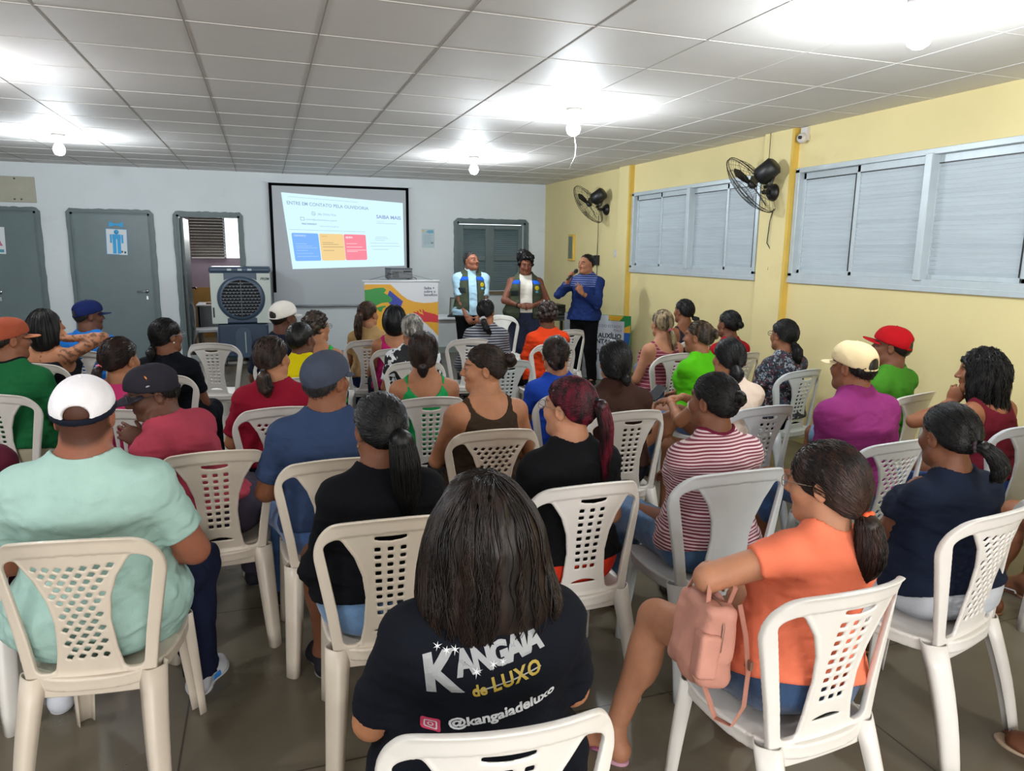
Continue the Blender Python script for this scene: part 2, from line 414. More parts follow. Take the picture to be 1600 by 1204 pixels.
# doors on the back wall -------------------------------------------------------
def jag(x0, x1, z0, z1, w, seed):
    """painted frame whose brushed outer edge is ragged"""
    rs = random.Random(seed); pts = []
    n = 24
    for i in range(n+1): pts.append((x0-w-rs.random()*.012, z0+(z1-z0)*i/n))
    for i in range(1, n): pts.append((x0-w+(x1-x0+2*w)*i/n, z1+w+rs.random()*.012))
    for i in range(n+1): pts.append((x1+w+rs.random()*.012, z1-(z1-z0)*i/n))
    inn = [(x1, z0), (x1, z1), (x0, z1), (x0, z0)]
    return pts, inn
def frame(name, x0, x1, z0, z1, w, y, seed, parent, m=M_greyd, dep=.012):
    pts, inn = jag(x0, x1, z0, z1, w, seed); mb = MB()
    # three strips, outer edge ragged
    left = [p for p in pts if p[0] < x0 and p[1] <= z1+1e-6]; right = [p for p in pts if p[0] > x1 and p[1] <= z1+1e-6]; top = [p for p in pts if p[1] > z1+1e-6]
    mb.prism(left+[(x0, z1), (x0, z0)], y-dep, y)
    mb.prism(right+[(x1, z0), (x1, z1)], y-dep, y)
    mb.prism([left[-1]]+top+[right[0]], y-dep, y)
    mb.box(x0-.003, x0+.03, y-.012, y+.13, z0, z1); mb.box(x1-.03, x1+.003, y-.012, y+.13, z0, z1); mb.box(x0, x1, y-.012, y+.13, z1-.03, z1+.003)
    return mb.build(name, m, parent)
def door(n, x0, x1, handle=1):
    d = empty('door_%d' % n, (0, 0, 0)); tag(d, kind='structure')
    f = MB()
    frame('door_frame', x0, x1, 0, DH, .045, YB, n, d, dep=.03)
    p = MB().box(x0+.03, x1-.03, YB-.018, YB-.002, .01, DH-.03).build('door_leaf', M_grey, d)
    hx = x1-.11 if n != 1 else x0+.30
    h = MB(); h.lathe([(.0, -.004), (.028, -.004), (.028, 0), (0, 0)], (hx, YB-.02, 1.06), 16, 'Y'); h.tube([(hx, YB-.02, 1.06), (hx, YB-.065, 1.06), (hx-.02, YB-.07, 1.06), (hx-.12, YB-.07, 1.055)], .009, 8)
    h.box(hx-.012, hx+.012, YB-.026, YB-.018, .94, .99)
    h.build('door_handle', mat('chrome', '#b8bcc0', .22, metal=1), p)
    hg = MB()
    for z in (.3, 1.1, 1.85): hg.box(x0+.028, x0+.04, YB-.026, YB-.016, z, z+.09)
    hg.build('hinge', M_greyd, p)
door(1, *D1); door(2, *D2)
d3 = empty('door_3', (0, 0, 0)); tag(d3, kind='structure'); frame('door_frame', *D3, 0, DH, .045, YB, 9, d3, dep=.02)
dl = MB().box(D3[0]+.03, D3[0]+.07, YB+.14, YB+.95, .01, DH-.04).build('door_leaf', M_grey, d3)
MB().tube([(D3[0]+.07, YB+.86, 1.06), (D3[0]+.13, YB+.86, 1.06), (D3[0]+.13, YB+.76, 1.05)], .012, 8).build('door_handle', M_black, dl)
# room beyond the open door
mlil = mat('lilac_wall', '#a79aa6', .8, var=.05); mlow = mat('ochre_wall', '#b08c4c', .8, var=.08)
BR = YB+3.2
wall_holes('wall_office_back', 'Y', BR, BR+.1, XL, 2.5, .95, HC, [(-1.28, .0, 1.50, 2.42)], mlil)
tag(MB().box(XL, 2.5, BR-.012, BR+.1, 0, .95).build('trim_7', mlow), kind='structure')
tag(MB().box(-1.55, -1.45, YB+.15, BR, .95, HC).build('wall_office_left', mlil), kind='structure')
tag(MB().box(-1.55, -1.44, YB+.15, BR, 0, .95).build('trim_8', mlow), kind='structure')
tag(MB().box(1.2, 1.3, YB+.15, BR, 0, HC).build('wall_office_right', mlil), kind='structure')
w = empty('window_4', (0, 0, 0)); tag(w, kind='structure')
mb = MB()
for i in range(17): mb.box(-1.28, -.68, -.028, .028, -.004, .004, Matrix.Translation((0, BR-.02, 1.53+i*.054)) @ Matrix.Rotation(radians(62), 4, 'X'))
mb.build('louver_panel', mat('louver_brown', '#5e5850', .5), w)
MB().box(-1.28, .0, BR+.06, BR+.07, 1.50, 2.42).build('pane', mat('daylight_pane', '#ffffff', emit='#eef7ee', estr=1.6), w)
MB().box(-.70, -.665, BR-.03, BR+.04, 1.50, 2.42).build('window_frame', M_alu, w)

# black doorway post inside office
tag(MB().box(-1.44, -1.40, YB+1.55, YB+1.68, 0, 2.1).build('trim_9', M_dkgrey), kind='structure')

# signs on doors: sheets of paper with the pictogram
def sheet(name, label, x, z, w, h, y, blue, fig, parent=None, tilt=0.):
    M_p = mat('paper', '#d6dce0', .8)
    t = empty(name, (x, y, z)); t.rotation_euler = (0, radians(tilt), 0); tag(t, label, 'sign')
    MB().box(-w/2, w/2, -.002, 0, -h/2, h/2).build('paper_sheet', M_p, t)
    M_b = mat('sign_ink_'+blue, blue, .7)
    if fig:
        m = MB(); m.lathe([(.0, -.0005), (.032, -.0005), (.032, 0), (0, 0)], (0, -.003, h*.38), 16, 'Y')
        m.box(-.055, .055, -.0035, -.002, h*.10, h*.29); m.box(-.085, -.06, -.0035, -.002, -h*.05, h*.28); m.box(.06, .085, -.0035, -.002, -h*.05, h*.28)
        m.box(-.052, -.006, -.0035, -.002, -h*.46, h*.10); m.box(.006, .052, -.0035, -.002, -h*.46, h*.10)
        m.build('pictogram', M_b, t)
        bw = .006
        e = MB(); e.box(-w/2, w/2, -.003, -.002, h/2-bw, h/2); e.box(-w/2, -w/2+bw, -.003, -.002, -h/2, h/2); e.box(w/2-bw, w/2, -.003, -.002, -h/2, h/2); e.box(-w/2, w*.1, -.003, -.002, -h/2, -h/2+bw); e.build('paper_border', M_b, t)
        k = MB(); k.prism([(-.09, h/2+.02), (-.09, h/2+.10), (-.02, h/2+.075), (.02, h/2+.075), (.09, h/2+.10), (.09, h/2+.02), (.02, h/2+.045), (-.02, h/2+.045)], -.003, 0); k.build('bow_tie', M_b, t)
        c = MB(); c.box(w*.2, w*.27, -.003, -.002, -h*.42, -h*.34); c.box(w*.33, w*.42, -.003, -.002, -h*.44, -h*.36); c.build('emblem', mat('ink_dark', '#3a5560', .7), t)
    else:
        c = MB(); c.box(w*.1, w*.42, -.003, -.002, -h*.44, -h*.33); c.build('emblem', mat('sign_ink_teal', '#4f93a8', .7), t)
        c = MB(); c.lathe([(.0, -.0005), (.032, -.0005), (.032, 0), (0, 0)], (0, -.003, h*.3), 16, 'Y'); c.prism([(-.09, -h*.2), (.09, -h*.2), (.03, h*.2), (-.03, h*.2)], -.0035, -.002); c.build('pictogram', mat('ink_rose', '#b0687c', .7), t)
    return t
sheet('restroom_sign', 'white sheet with a blue figure under a blue bow tie on the middle grey door', -1.965, 1.76, .27, .36, YB-.02, '#3da2da', True, tilt=2)
sheet('restroom_sign', 'white sheet with a small figure on the grey door at the left edge', -3.44, 1.76, .24, .36, YB-.02, '#3da2da', False, tilt=2)
# beige board high at the left
bd = empty('wall_board', (-3.25, YB, 2.44)); tag(bd, 'blank beige board screwed high on the white wall above the left grey door', 'board')
MB().box(-.35, .35, -.03, 0, -.17, .17).build('board_panel', mat('board_beige', '#aaa898', .7, var=.08), bd, bevel=.006)
for x, z in ((.12, .14), (.10, -.13), (.18, -.13)): MB().lathe([(0, -.036), (.012, -.036), (.012, -.03)], (x, 0, z), 10, 'Y').build('screw', M_dkgrey, bd)

# louvered window in the back wall
w3 = empty('window_3', (0, 0, 0)); tag(w3, kind='structure')
frame('window_frame', *WB, .05, YB, 33, w3, dep=.03)
MB().box(WB[0]-.06, WB[1]+.06, YB-.05, YB+.12, WB[2]-.05, WB[2]).build('window_sill', mat('sill_wood', '#6e5f4a', .7), w3)
xm = 3.60; zt = WB[3]-.03
for a, b_ in ((WB[0]+.03, xm-.008), (xm-.008, WB[1]-.05)):
    sh = MB(); z0, z1 = WB[2]+.01, zt-.012
    sh.box(a, a+.075, YB+.0, YB+.04, z0, z1); sh.box(b_-.075, b_, YB, YB+.04, z0, z1)
    zm = (z0+z1)/2
    for q, e in ((z0, z0+.09), (zm-.04, zm+.04), (z1-.07, z1)): sh.box(a+.07, b_-.07, YB, YB+.04, q, e)
    s_ = sh.build('shutter', M_greyd, w3)
    lv = MB()
    for lo_, hi_ in ((z0+.09, zm-.04), (zm+.04, z1-.07)):
        n = 13
        for i in range(n):
            z = lo_+(hi_-lo_)*(i+.5)/n
            lv.box(a+.075, b_-.075, -.022, .022, -.004, .004, Matrix.Translation((0, YB+.022, z)) @ Matrix.Rotation(radians(40), 4, 'X'))
    lv.build('louver_panel', M_grey, s_)
MB().box(WB[0], WB[1], YB+.2, YB+.21, WB[2], WB[3]).build('pane', mat('outside_light', '#ffffff', emit='#f4f8ff', estr=1.5), w3)

# aluminium louvre windows on the yellow wall ------------------------------------
def side_window(n, y0, y1, z0, z1, muls, wide):
    w = empty('window_%d' % n, (0, 0, 0)); tag(w, kind='structure')
    f = MB(); X0 = XR-.022
    f.box(X0, XR+.10, y0-.02, y1+.02, z0-.03, z0+.03); f.box(X0, XR+.10, y0-.02, y1+.02, z1-.03, z1+.012); f.box(X0, XR+.10, y0-.02, y0+.03, z0, z1); f.box(X0, XR+.10, y1-.03, y1+.02, z0, z1)
    f.box(X0-.003, XR, y0-.03, y1+.03, z0-.06, z0-.02)
    f.build('window_frame', M_alu, w, bevel=.003)
    ys = [y0+.03]+muls+[y1-.03]
    for i in range(len(ys)-1):
        a, b_ = ys[i], ys[i+1]; off = .028 if i % 2 else .0
        s_ = MB(); xx = XR+.004+off
        for p, q in ((a, a+.032), (b_-.032, b_)): s_.box(xx, xx+.026, p, q, z0+.03, z1-.03)
        s_.box(xx, xx+.026, a, b_, z0+.03, z0+.062); s_.box(xx, xx+.026, a, b_, z1-.085, z1-.03)
        sh = s_.build('sash', M_alu, w, bevel=.002)
        lv = MB(); nn = 25
        for k in range(nn):
            z = z0+.062+(z1-z0-.147)*(k+.5)/nn
            lv.box(-.003, .003, a+.036, b_-.03, -.020, .020, Matrix.Translation((xx+.018, 0, z)) @ Matrix.Rotation(radians(-22-(6 if k % 6 == 0 else 0)), 4, 'Y'))
        lv.build('louver_panel', mat('louver_alu', '#ccd6dc', .4, metal=.05, var=.08, vscale=5, stretch=(1, .3, 6)), sh)
        g = MB().box(xx-.001, xx+.012, a+.032, a+.043, z0+.064, z1-.085).box(xx-.001, xx+.012, a+.032, b_-.032, z1-.092, z1-.085); g.build('rubber_seal', M_black, sh)
    if wide is not None:
        m = MB().box(XR-.04, XR+.04, wide-.03, wide+.03, z0+.02, z1-.02); m.build('mullion', M_alu, w, bevel=.004)
    bk = MB().box(XR+.12, XR+.13, y0, y1, z0, z1); bk.build('pane', mat('outside_dim', '#1c2226', .6), w)
    return w
side_window(1, W1[0], W1[1], W1[2], W1[3], [6.52, 7.20, 7.85], 7.20)
side_window(2, W2[0], W2[1], W2[2], W2[3], [3.32, 4.08, 4.78], 4.08)
# ---------------------------------------------------------------- fixtures and furniture round the audience
# bulbs
M_bulb = mat('bulb_glow', '#ffffff', emit='#e9f4ff', estr=28)
M_sock = mat('socket_white', '#cfcac4', .5)
LP = [(-1.90, 8.62), (2.44, 8.58), (2.36, 5.44), (2.78, 2.62)]
def bulb(x, y, label=None, wire=None):
    t = empty('ceiling_bulb', (x, y, HC)); tag(t, label, 'lamp', 'bare bulbs on the ceiling')
    MB().lathe([(0, -.001), (.062, -.001), (.062, -.012), (.05, -.028), (.030, -.034), (.026, -.075), (0, -.075)], n=20).build('socket', M_sock, t)
    MB().lathe([(.0, -.205), (.022, -.203), (.044, -.188), (.055, -.163), (.055, -.140), (.045, -.112), (.028, -.088), (.024, -.072), (0, -.072)], n=20).build('bulb_glass', M_bulb, t)
    if wire: MB().tube([(0, 0, -.07), (.01, 0, -.20), (.025, 0, -.28), (.02, 0, -.36), (-.03, 0, -.46)], .0018, 5).build('loose_wire', M_sock, t)
    l = bpy.data.lights.new('bulb_light', 'POINT'); l.energy = 62; l.color = (.86, .94, 1.0); l.shadow_soft_size = .06
    o = bpy.data.objects.new('bulb_light', l); link(o, t); o.location = (0, 0, -.27)
    return t
bulb(*LP[0], 'bare glowing bulb on the ceiling above the closed grey doors at the left')
bulb(*LP[1], 'small bare glowing bulb on the ceiling just right of the projection screen')
bulb(*LP[2], 'bare glowing bulb with a loose white wire hanging from it, above the three standing speakers', wire=1)
bulb(*LP[3], 'very bright bulb cut off by the top edge of the photo at the right')
for x, y in ((-1.9, 5.44), (-1.9, 2.4), (-1.9, -.8), (2.6, -.8)):
    l = bpy.data.lights.new('bulb_light', 'POINT'); l.energy = 55; l.color = (.95, .97, 1.0); l.shadow_soft_size = .06
    o = bpy.data.objects.new('bulb_light', l); link(o); o.location = (x, y, HC-.25)

# projection screen
ps = empty('hanging_projection_screen', (1.17, YB, 0)); tag(ps, 'large pull-down screen with a black border showing a projected slide, on the white wall', 'screen')
zt, zb = 2.655, 1.0; sw = 1.05
M_scr = mat('screen_cloth', '#b4bac0', .8)
MB().box(-sw, sw, -.075, -.07, zb-.17, zt).build('screen_cloth', M_scr, ps)
b_ = MB(); b_.box(-sw, sw, -.077, -.068, zt-.040, zt); b_.box(-sw, -sw+.045, -.077, -.068, 1.03, zt); b_.box(sw-.045, sw, -.077, -.068, 1.03, zt); b_.build('border', mat('border_black', '#050608', .9, spec=.1), ps)
MB().box(-sw-.04, sw+.04, -.09, -.02, zt, zt+.02).build('top_tube', M_white, ps)
MB().tube([(-sw-.02, -.072, zb-.18), (sw+.02, -.072, zb-.18)], .018, 10).build('bottom_bar', mat('bar_grey', '#8d9499', .4, metal=.4), ps)
# projected slide (keystoned by the projector, lit)
def glow(name, c, s): return mat(name, '#000000', 1, emit=c, estr=s, spec=0)
q = [(-.875, 2.52), (.955, 2.42), (.965, 1.445), (-.755, 1.385)]
def qp(u, v, d=0.):
    t = [q[0][i]*(1-u)+q[1][i]*u for i in (0, 1)]; bt = [q[3][i]*(1-u)+q[2][i]*u for i in (0, 1)]
    return (t[0]*(1-v)+bt[0]*v, -.0785-d, t[1]*(1-v)+bt[1]*v)
def poly_uv(mb, pts, d):
    n = len(mb.v); mb.v += [qp(u, v, d) for u, v in pts]; mb.f.append(tuple(range(n, n+len(pts)))); mb.sm.append(False); mb.mi.append(0)
sl = MB(); poly_uv(sl, [(0, 0), (1, 0), (1, 1), (0, 1)], 0); slide = sl.build('projected_slide', glow('slide_glow', '#cfeefa', .98), ps)
def rrect(u0, v0, u1, v1, r=.012):
    P = []
    for cx_, cy_, a0 in ((u1-r, v0+r*1.8, -90), (u1-r, v1-r*1.8, 0), (u0+r, v1-r*1.8, 90), (u0+r, v0+r*1.8, 180)):
        for a in range(0, 91, 18): P.append((cx_+r*cos(radians(a0+a)), cy_+1.8*r*sin(radians(a0+a))))
    return P
for nm, u0, u1, c in (('blue_card', .033, .255, '#7cb0f2'), ('yellow_card', .262, .470, '#eccd92'), ('pink_card', .472, .662, '#f0899a')):
    m_ = MB(); poly_uv(m_, rrect(u0, .52, u1, .895), .001); m_.build(nm, glow('g_'+nm, c, .95), slide)
def slide_text(txt, u, v, size, c, d=.002, bold=.0, space=1.):
    vs, fs = text_mesh(txt, size, bold, space=space); m_ = MB(); m_.add([qp(u+x/1.83, v-y/1.06, d) for x, y, _ in vs], fs); return m_.build('slide_text', glow('gt_'+c, c, .95), slide)
slide_text('ENTRE EM CONTATO PELA OUVIDORIA', .032, .148, .068, '#8ea8c4', bold=.001)
slide_text('(86) 99542-7526', .27, .268, .042, '#8fb4c4')
slide_text('ouvidoria@auxilioalimentacao.pi.gov.br', .165, .342, .030, '#7fa2b4')
slide_text('FALE CONOSCO', .13, .403, .030, '#7593b0', bold=.001); slide_text('www.ouvidoria.pi.gov.br', .275, .425, .030, '#93b9c8')
slide_text('SAIBA MAIS', .765, .265, .078, '#8fa4cc', bold=.002); slide_text('acesse o site', .765, .315, .024, '#a3c2cf')
slide_text('CADÚNICO', .05, .565, .034, '#e6f2ff'); slide_text('SALDO', .278, .565, .030, '#b09a6a'); slide_text('AJUDA', .486, .575, .036, '#fff0f4', bold=.001)
ln = MB()
for u0, u1, v in ((.05, .62, .045), (.02, .66, .475)): poly_uv(ln, [(u0, v), (u1, v), (u1, v+.004), (u0, v+.004)], .001)
ln.build('slide_rule', glow('g_rule', '#9cc3d0', .8), slide)
for nm, u, c, rows in (('card_lines', .055, '#a8d0fa', (.66, .69, .715, .75, .79, .83)), ('card_lines', .283, '#b9a67a', (.64, .665, .70, .75)), ('card_lines', .488, '#ffd8e0', (.65, .70, .745, .765))):
    m_ = MB()
    for i, v in enumerate(rows): w_ = .10+.045*((i*7) % 3); poly_uv(m_, [(u, v), (u+w_*.95, v), (u+w_*.95, v+.008), (u, v+.008)], .0018)
    m_.build(nm, glow('gl_'+nm+c, c, .85), slide)
m_ = MB()
for u0, u1, v in ((.70, .95, .64), (.70, .96, .685), (.72, .86, .735), (.745, .85, .545), (.745, .86, .57), (.745, .83, .595), (.765, .94, .335)): poly_uv(m_, [(u0, v), (u1, v), (u1, v+.006), (u0, v+.006)], .001)
m_.build('slide_rule', glow('g_rule2', '#aed4de', .8), slide)
ic = MB()
for (uc, vc) in ((.238, .25),):
    P = [(uc+.017*cos(a), vc+.028*sin(a)) for a in np.linspace(0, 2*pi, 20, endpoint=False)]; I_ = [(uc+.013*cos(a), vc+.022*sin(a)) for a in np.linspace(0, 2*pi, 20, endpoint=False)]
    n = len(ic.v); ic.v += [qp(*p, .001) for p in P+I_]
    for i in range(20): ic.f.append((n+i, n+(i+1) % 20, n+20+(i+1) % 20, n+20+i)); ic.sm.append(False); ic.mi.append(0)
poly_uv(ic, [(.232, .245), (.236, .24), (.246, .262), (.241, .264)], .001)
for a_ in ((.125, .305, .157, .311), (.125, .345, .157, .351), (.125, .305, .129, .351), (.153, .305, .157, .351)): poly_uv(ic, [(a_[0], a_[1]), (a_[2], a_[1]), (a_[2], a_[3]), (a_[0], a_[3])], .001)
ic.build('slide_icons', glow('g_ic', '#93bccb', .8), slide)

# poster by the shuttered window
t = empty('wall_poster', (2.545, YB, 1.88)); tag(t, 'small pale blue printed notice taped to the white wall left of the shuttered window', 'poster')
MB().box(-.105, .105, -.002, 0, -.15, .15).build('paper_sheet', mat('poster_paper', '#b4c6ce', .7), t)
b_ = MB(); b_.prism([(-.04, .10), (.0, .13), (.08, .135), (.095, .09), (.02, .08)], -.003, -.002); b_.build('poster_art', mat('poster_blue', '#6fa9c4', .7), t)
b_ = MB(); b_.lathe([(0, -.0005), (.02, -.0005), (.02, 0)], (-.08, -.003, .12), 12, 'Y'); b_.build('poster_sun', mat('poster_yel', '#d8cf8a', .7), t)
b_ = MB()
for i in range(7): b_.box(-.07, .06-.02*(i % 2), -.0028, -.002, .05-.022*i, .054-.022*i)
b_.box(.045, .085, -.003, -.002, -.085, -.055); b_.build('poster_lines', mat('poster_ink', '#7893a0', .7), t)

# evaporative cooler
ck = empty('air_cooler', (-.33, 11.25, 0)); tag(ck, 'large dark blue and white evaporative air cooler on castors beside the open doorway', 'air cooler')
M_cb = mat('cooler_blue', '#34465a', .4, var=.04); M_cw = mat('cooler_white', '#b4bcb6', .45)
W_ = .40
MB().box(-W_+.06, W_-.05, -.24, .24, .13, .62).build('tank', mat('cooler_tank', '#26384c', .35), ck, bevel=.03)
bd_ = MB().box(-W_, W_, -.25, .25, .63, 1.36).build('body_shell', M_cb, ck, bevel=.02)
MB().box(-W_-.015, W_+.015, -.27, .26, 1.35, 1.43).build('control_top', M_cb, ck, bevel=.03)
for sg in (-1, 1):
    P = [(sg*W_*1.005, .63), (sg*W_*1.005, 1.34), (sg*W_*.55, 1.34), (sg*W_*.55, 1.24)]
    for a in range(62, -63, -8): P.append((sg*(.325*cos(radians(a))+.0), .985+.325*sin(radians(a))))
    P += [(sg*W_*.5, .70), (sg*W_*.5, .63)]
    MB().prism(P, -.262, -.2).build('side_cheek', M_cw, ck)
cz = .985
g = MB(); g.lathe([(.262, -.02), (.300, -.02), (.310, 0), (.310, .03)], (0, -.262, cz), 40, 'Y'); g.build('grille_ring', M_cb, ck)
MB().lathe([(0, -.001), (.265, -.001)], (0, -.255, cz), 40, 'Y').build('fan_cavity', mat('cavity', '#07090c', .8), ck, recalc=False)
g = MB()
for i in range(-5, 6):
    z = i*.044; w_ = sqrt(max(0, .262**2-z*z)); g.box(-w_, w_, -.276, -.262, cz+z-.003, cz+z+.003)
    for k in range(-5, 6):
        x = k*.048+(.024 if i % 2 else 0)
        if x*x+(z+.02)**2 < .25**2: g.box(x-.008, x+.008, -.272, -.262, cz+z-.016, cz+z-.004)
g.box(-.003, .003, -.28, -.262, cz-.255, cz+.255)
g.build('grille', mat('grille_grey', '#66707a', .4), ck)
g = MB()
for x in (-.14, 0, .13): g.box(x-.028, x+.028, -.285, -.268, 1.378, 1.405)
g.build('control_buttons', mat('btn', '#aab4ba', .4), ck)
g = MB(); P = [(-.11, .13), (-.11, .46)]+[(.0+.11*cos(radians(a)), .46+.10*sin(radians(a))) for a in range(180, -1, -20)]+[(.11, .13)]
g.prism(P, -.262, -.23); g.build('water_panel', M_cb, ck)
MB().box(.02, .035, -.268, -.26, .20, .50).build('level_gauge', mat('gauge', '#8fa0a0', .3), ck)
MB().box(-.05, .05, -.268, -.25, 1.25, 1.265).build('badge', mat('badge', '#8a96a0', .4), ck)
MB().box(-.385, -.365, -.268, -.255, .72, .86).build('side_slot', M_black, ck)
vs, fs = text_mesh('PREM', .05, .0015, shear=.3); m_ = MB(); m_.add([(.265+x, -.2635, 1.245+y) for x, y, z in vs], fs); m_.build('lettering', mat('ink_dk', '#34463e', .6), ck)
for x, y in ((-.27, -.17), (.27, -.17), (-.27, .17), (.27, .17)):
    c_ = MB(); c_.lathe([(0, -.018), (.045, -.018), (.05, 0), (.045, .018), (0, .018)], (x, y, .05), 16, 'X'); c_.box(x-.03, x+.03, y-.03, y+.03, .08, .135); c_.build('castor', M_dkgrey, ck)

# projector on tripod, hanging banner in front
tp = empty('projector_stand', (1.49, 8.45, 0)); tag(tp, 'black tripod projector stand behind the yellow banner', 'stand')
MB().box(-.19, .19, -.15, .15, 1.335, 1.35).build('tray', M_black, tp, bevel=.004)
c_ = MB(); c_.lathe([(0, 1.335), (.06, 1.335), (.035, 1.29), (.02, 1.25), (.016, .5), (0, .5)], n=14); c_.build('pole', M_black, tp)
for a in (90, 210, 330):
    c_ = MB(); c_.tube([(0, 0, .62), (.42*cos(radians(a)), .42*sin(radians(a)), .015)], .012, 8); c_.build('leg', M_black, tp)
pj = empty('projector', (1.49, 8.45, 1.352), radians(8)); tag(pj, 'grey video projector standing on the tripod tray above the banner', 'projector')
MB().box(-.135, .135, -.11, .11, .012, .125).build('casing', mat('projector_grey', '#6d7074', .4, var=.05), pj, bevel=.012)
MB().box(-.135, .135, -.108, .108, .118, .135).build('lid', M_dkgrey, pj, bevel=.006)
g = MB()
for i in range(7): g.box(-.11, -.035, -.114, -.109, .03+i*.011, .034+i*.011)
g.build('vent', M_black, pj)
MB().box(.02, .115, -.116, -.108, .088, .104).build('socket_panel', M_black, pj)
MB().lathe([(0, -.03), (.02, -.03), (.03, 0), (.03, .02)], (-.06, .12, .07), 16, 'Y').build('lens', M_black, pj)
c_ = MB(); c_.tube([(-.1, -.10, .06), (-.17, -.13, .08), (-.18, -.12, .02), (-.08, -.14, -.05), (-.05, -.16, -.12), (0, -.1, -.25)], .004, 6); c_.tube([(.12, -.10, .04), (.17, -.12, .02), (.18, -.12, -.03), (.17, -.1, -.35)], .004, 6); c_.build('cable', M_black, pj)
bn = empty('hanging_banner', (1.45, 8.05, 0), radians(-4)); tag(bn, 'yellow and white printed banner with green and red hands, hung before the projector stand', 'banner')
BW, BT, BB = .41, 1.345, .10
MB().box(-BW, BW, 0, .004, BB, BT).build('banner_sheet', mat('banner_white', '#d2d6dc', .55), bn)
MB().tube([(-BW-.02, .002, BT+.005), (BW+.02, .002, BT+.005)], .014, 10).build('top_bar', mat('banner_bar', '#c8ccd0', .4), bn)
MB().tube([(-BW+.02, 0, BT+.01), (0, .2, BT+.10), (BW-.02, 0, BT+.01)], .002, 5).build('string', M_black, bn)
def flat(poly, name, c, d):
    MB().prism([(x*BW, BT+z) for x, z in poly], -d, -d+.001).build(name, mat('ink_'+c, c, .55), bn)
# yellow field with white swooshes
Y_ = [(-1, -.03), (-.25, -.03)]+[(-.25+1.25*t, -.03-.20*(sin(t*pi/2)**.8)) for t in np.linspace(.1, 1, 12)][:]
Y_ = [(-1, -.03), (-.30, -.03), (-.15, -.09), (0, -.15), (.15, -.195), (.35, -.225), (.6, -.24), (.85, -.235), (1, -.225), (1, -.62), (.85, -.55), (.65, -.47), (.4, -.41), (.1, -.40), (-.15, -.43), (-.4, -.52), (-.6, -.62), (-.8, -.68), (-1, -.70)]
flat(Y_, 'yellow_field', '#d9a028', .0012)
flat([(-1, -.09), (-.85, -.085), (-.7, -.07), (-.5, -.065), (-.42, -.09), (-.48, -.125), (-.30, -.17), (-.26, -.20), (-.3, -.225), (-.55, -.235), (-.72, -.27), (-.85, -.275), (-1, -.265)], 'green_hand', '#2f8a3e', .0022)
flat([(-.70, -.29), (-.60, -.275), (-.45, -.265), (-.43, -.28), (-.52, -.295), (-.55, -.33), (-.6, -.335)], 'green_fingers', '#2f8a3e', .0022)
flat([(-.33, -.095), (.03, -.22), (-.10, -.345), (-.44, -.20)], 'blue_card', '#2c3c9c', .0018)
flat([(.30, -.335), (.42, -.345), (.60, -.375), (.55, -.335), (.62, -.335), (.70, -.345), (.9, -.365), (1, -.385), (1, -.465), (.8, -.455), (.62, -.455), (.48, -.43), (.36, -.38)], 'red_hand', '#c42a34', .0022)
for i, (x, z) in enumerate(((.40, -.325), (.47, -.31), (.55, -.31))): flat([(x, z), (x+.04, z-.005), (x+.07, z-.03), (x+.03, z-.03)], 'red_finger', '#c42a34', .0022)
for i, s_ in enumerate(('Saiba +', 'sobre o', 'benefício')):
    vs, fs = text_mesh(s_, .042, .0006); m_ = MB(); m_.add([(x+.25, -.0022, BT-.085-.038*i+y) for x, y, z in vs], fs); m_.build('lettering', mat('ink_navy', '#2a3350', .6), bn)
vs, fs = text_mesh('AUXÍLIO', .075, .002); m_ = MB(); m_.add([(x-.02, -.0022, BT-.72+y) for x, y, z in vs], fs); m_.build('lettering', mat('ink_navy', '#2a3350', .6), bn)
vs, fs = text_mesh('ALIMENTAÇÃO', .075, .002); m_ = MB(); m_.add([(x-.20, -.0022, BT-.81+y) for x, y, z in vs], fs); m_.build('lettering', mat('ink_navy', '#2a3350', .6), bn)

# tables at the front
def table(name, label, x, y, w, d, h, rz, m):
    t = empty(name, (x, y, 0), radians(rz)); tag(t, label, 'table')
    MB().box(-w/2, w/2, -d/2, d/2, h-.025, h).build('tabletop', m, t, bevel=.005)
    MB().box(-w/2+.04, w/2-.04, -d/2+.04, d/2-.04, h-.08, h-.025).build('apron', m, t)
    for sx in (-1, 1):
        for sy in (-1, 1): MB().box(sx*(w/2-.06)-.02, sx*(w/2-.06)+.02, sy*(d/2-.06)-.02, sy*(d/2-.06)+.02, 0, h-.03).build('leg', m, t)
    return t
M_tw = mat('table_white', '#c8ccd0', .4)
table('table', 'small white table holding a laptop between the banner and the vested man', 2.62, 10.1, .9, .6, .76, 0, M_tw)
lt = empty('laptop', (2.66, 10.0, .762), radians(-20)); tag(lt, 'open black laptop on the white table behind the banner', 'laptop')
MB().box(-.19, .19, -.13, .13, 0, .018).build('keyboard_base', M_black, lt, bevel=.003)
sc_ = MB().box(-.19, .19, -.006, .006, 0, .26, Matrix.Translation((0, .12, .018)) @ Matrix.Rotation(radians(-25), 4, 'X')).build('laptop_screen', M_black, lt)
MB().box(-.165, .165, -.0075, -.006, .03, .235, Matrix.Translation((0, .12, .018)) @ Matrix.Rotation(radians(-25), 4, 'X')).build('display', mat('display', '#4a5648', .3, emit='#56604c', estr=.25), sc_)
tag(MB().tube([(2.75, 9.77, .74), (2.75, 9.76, .6), (2.68, 9.76, .3), (2.72, 9.76, .02)], .005, 6).build('power_cable', M_black), 'thin black cable hanging from the laptop table to the floor', 'cable')
table('table', 'dark table behind the two rightmost standing people, carrying the black printer', 4.0, 10.3, 1.0, .55, .74, 0, mat('table_grey', '#4a4e4c', .5))
pr = empty('printer', (4.05, 10.25, .742)); tag(pr, 'black printer on the table between the vested woman and the man with the microphone', 'printer')
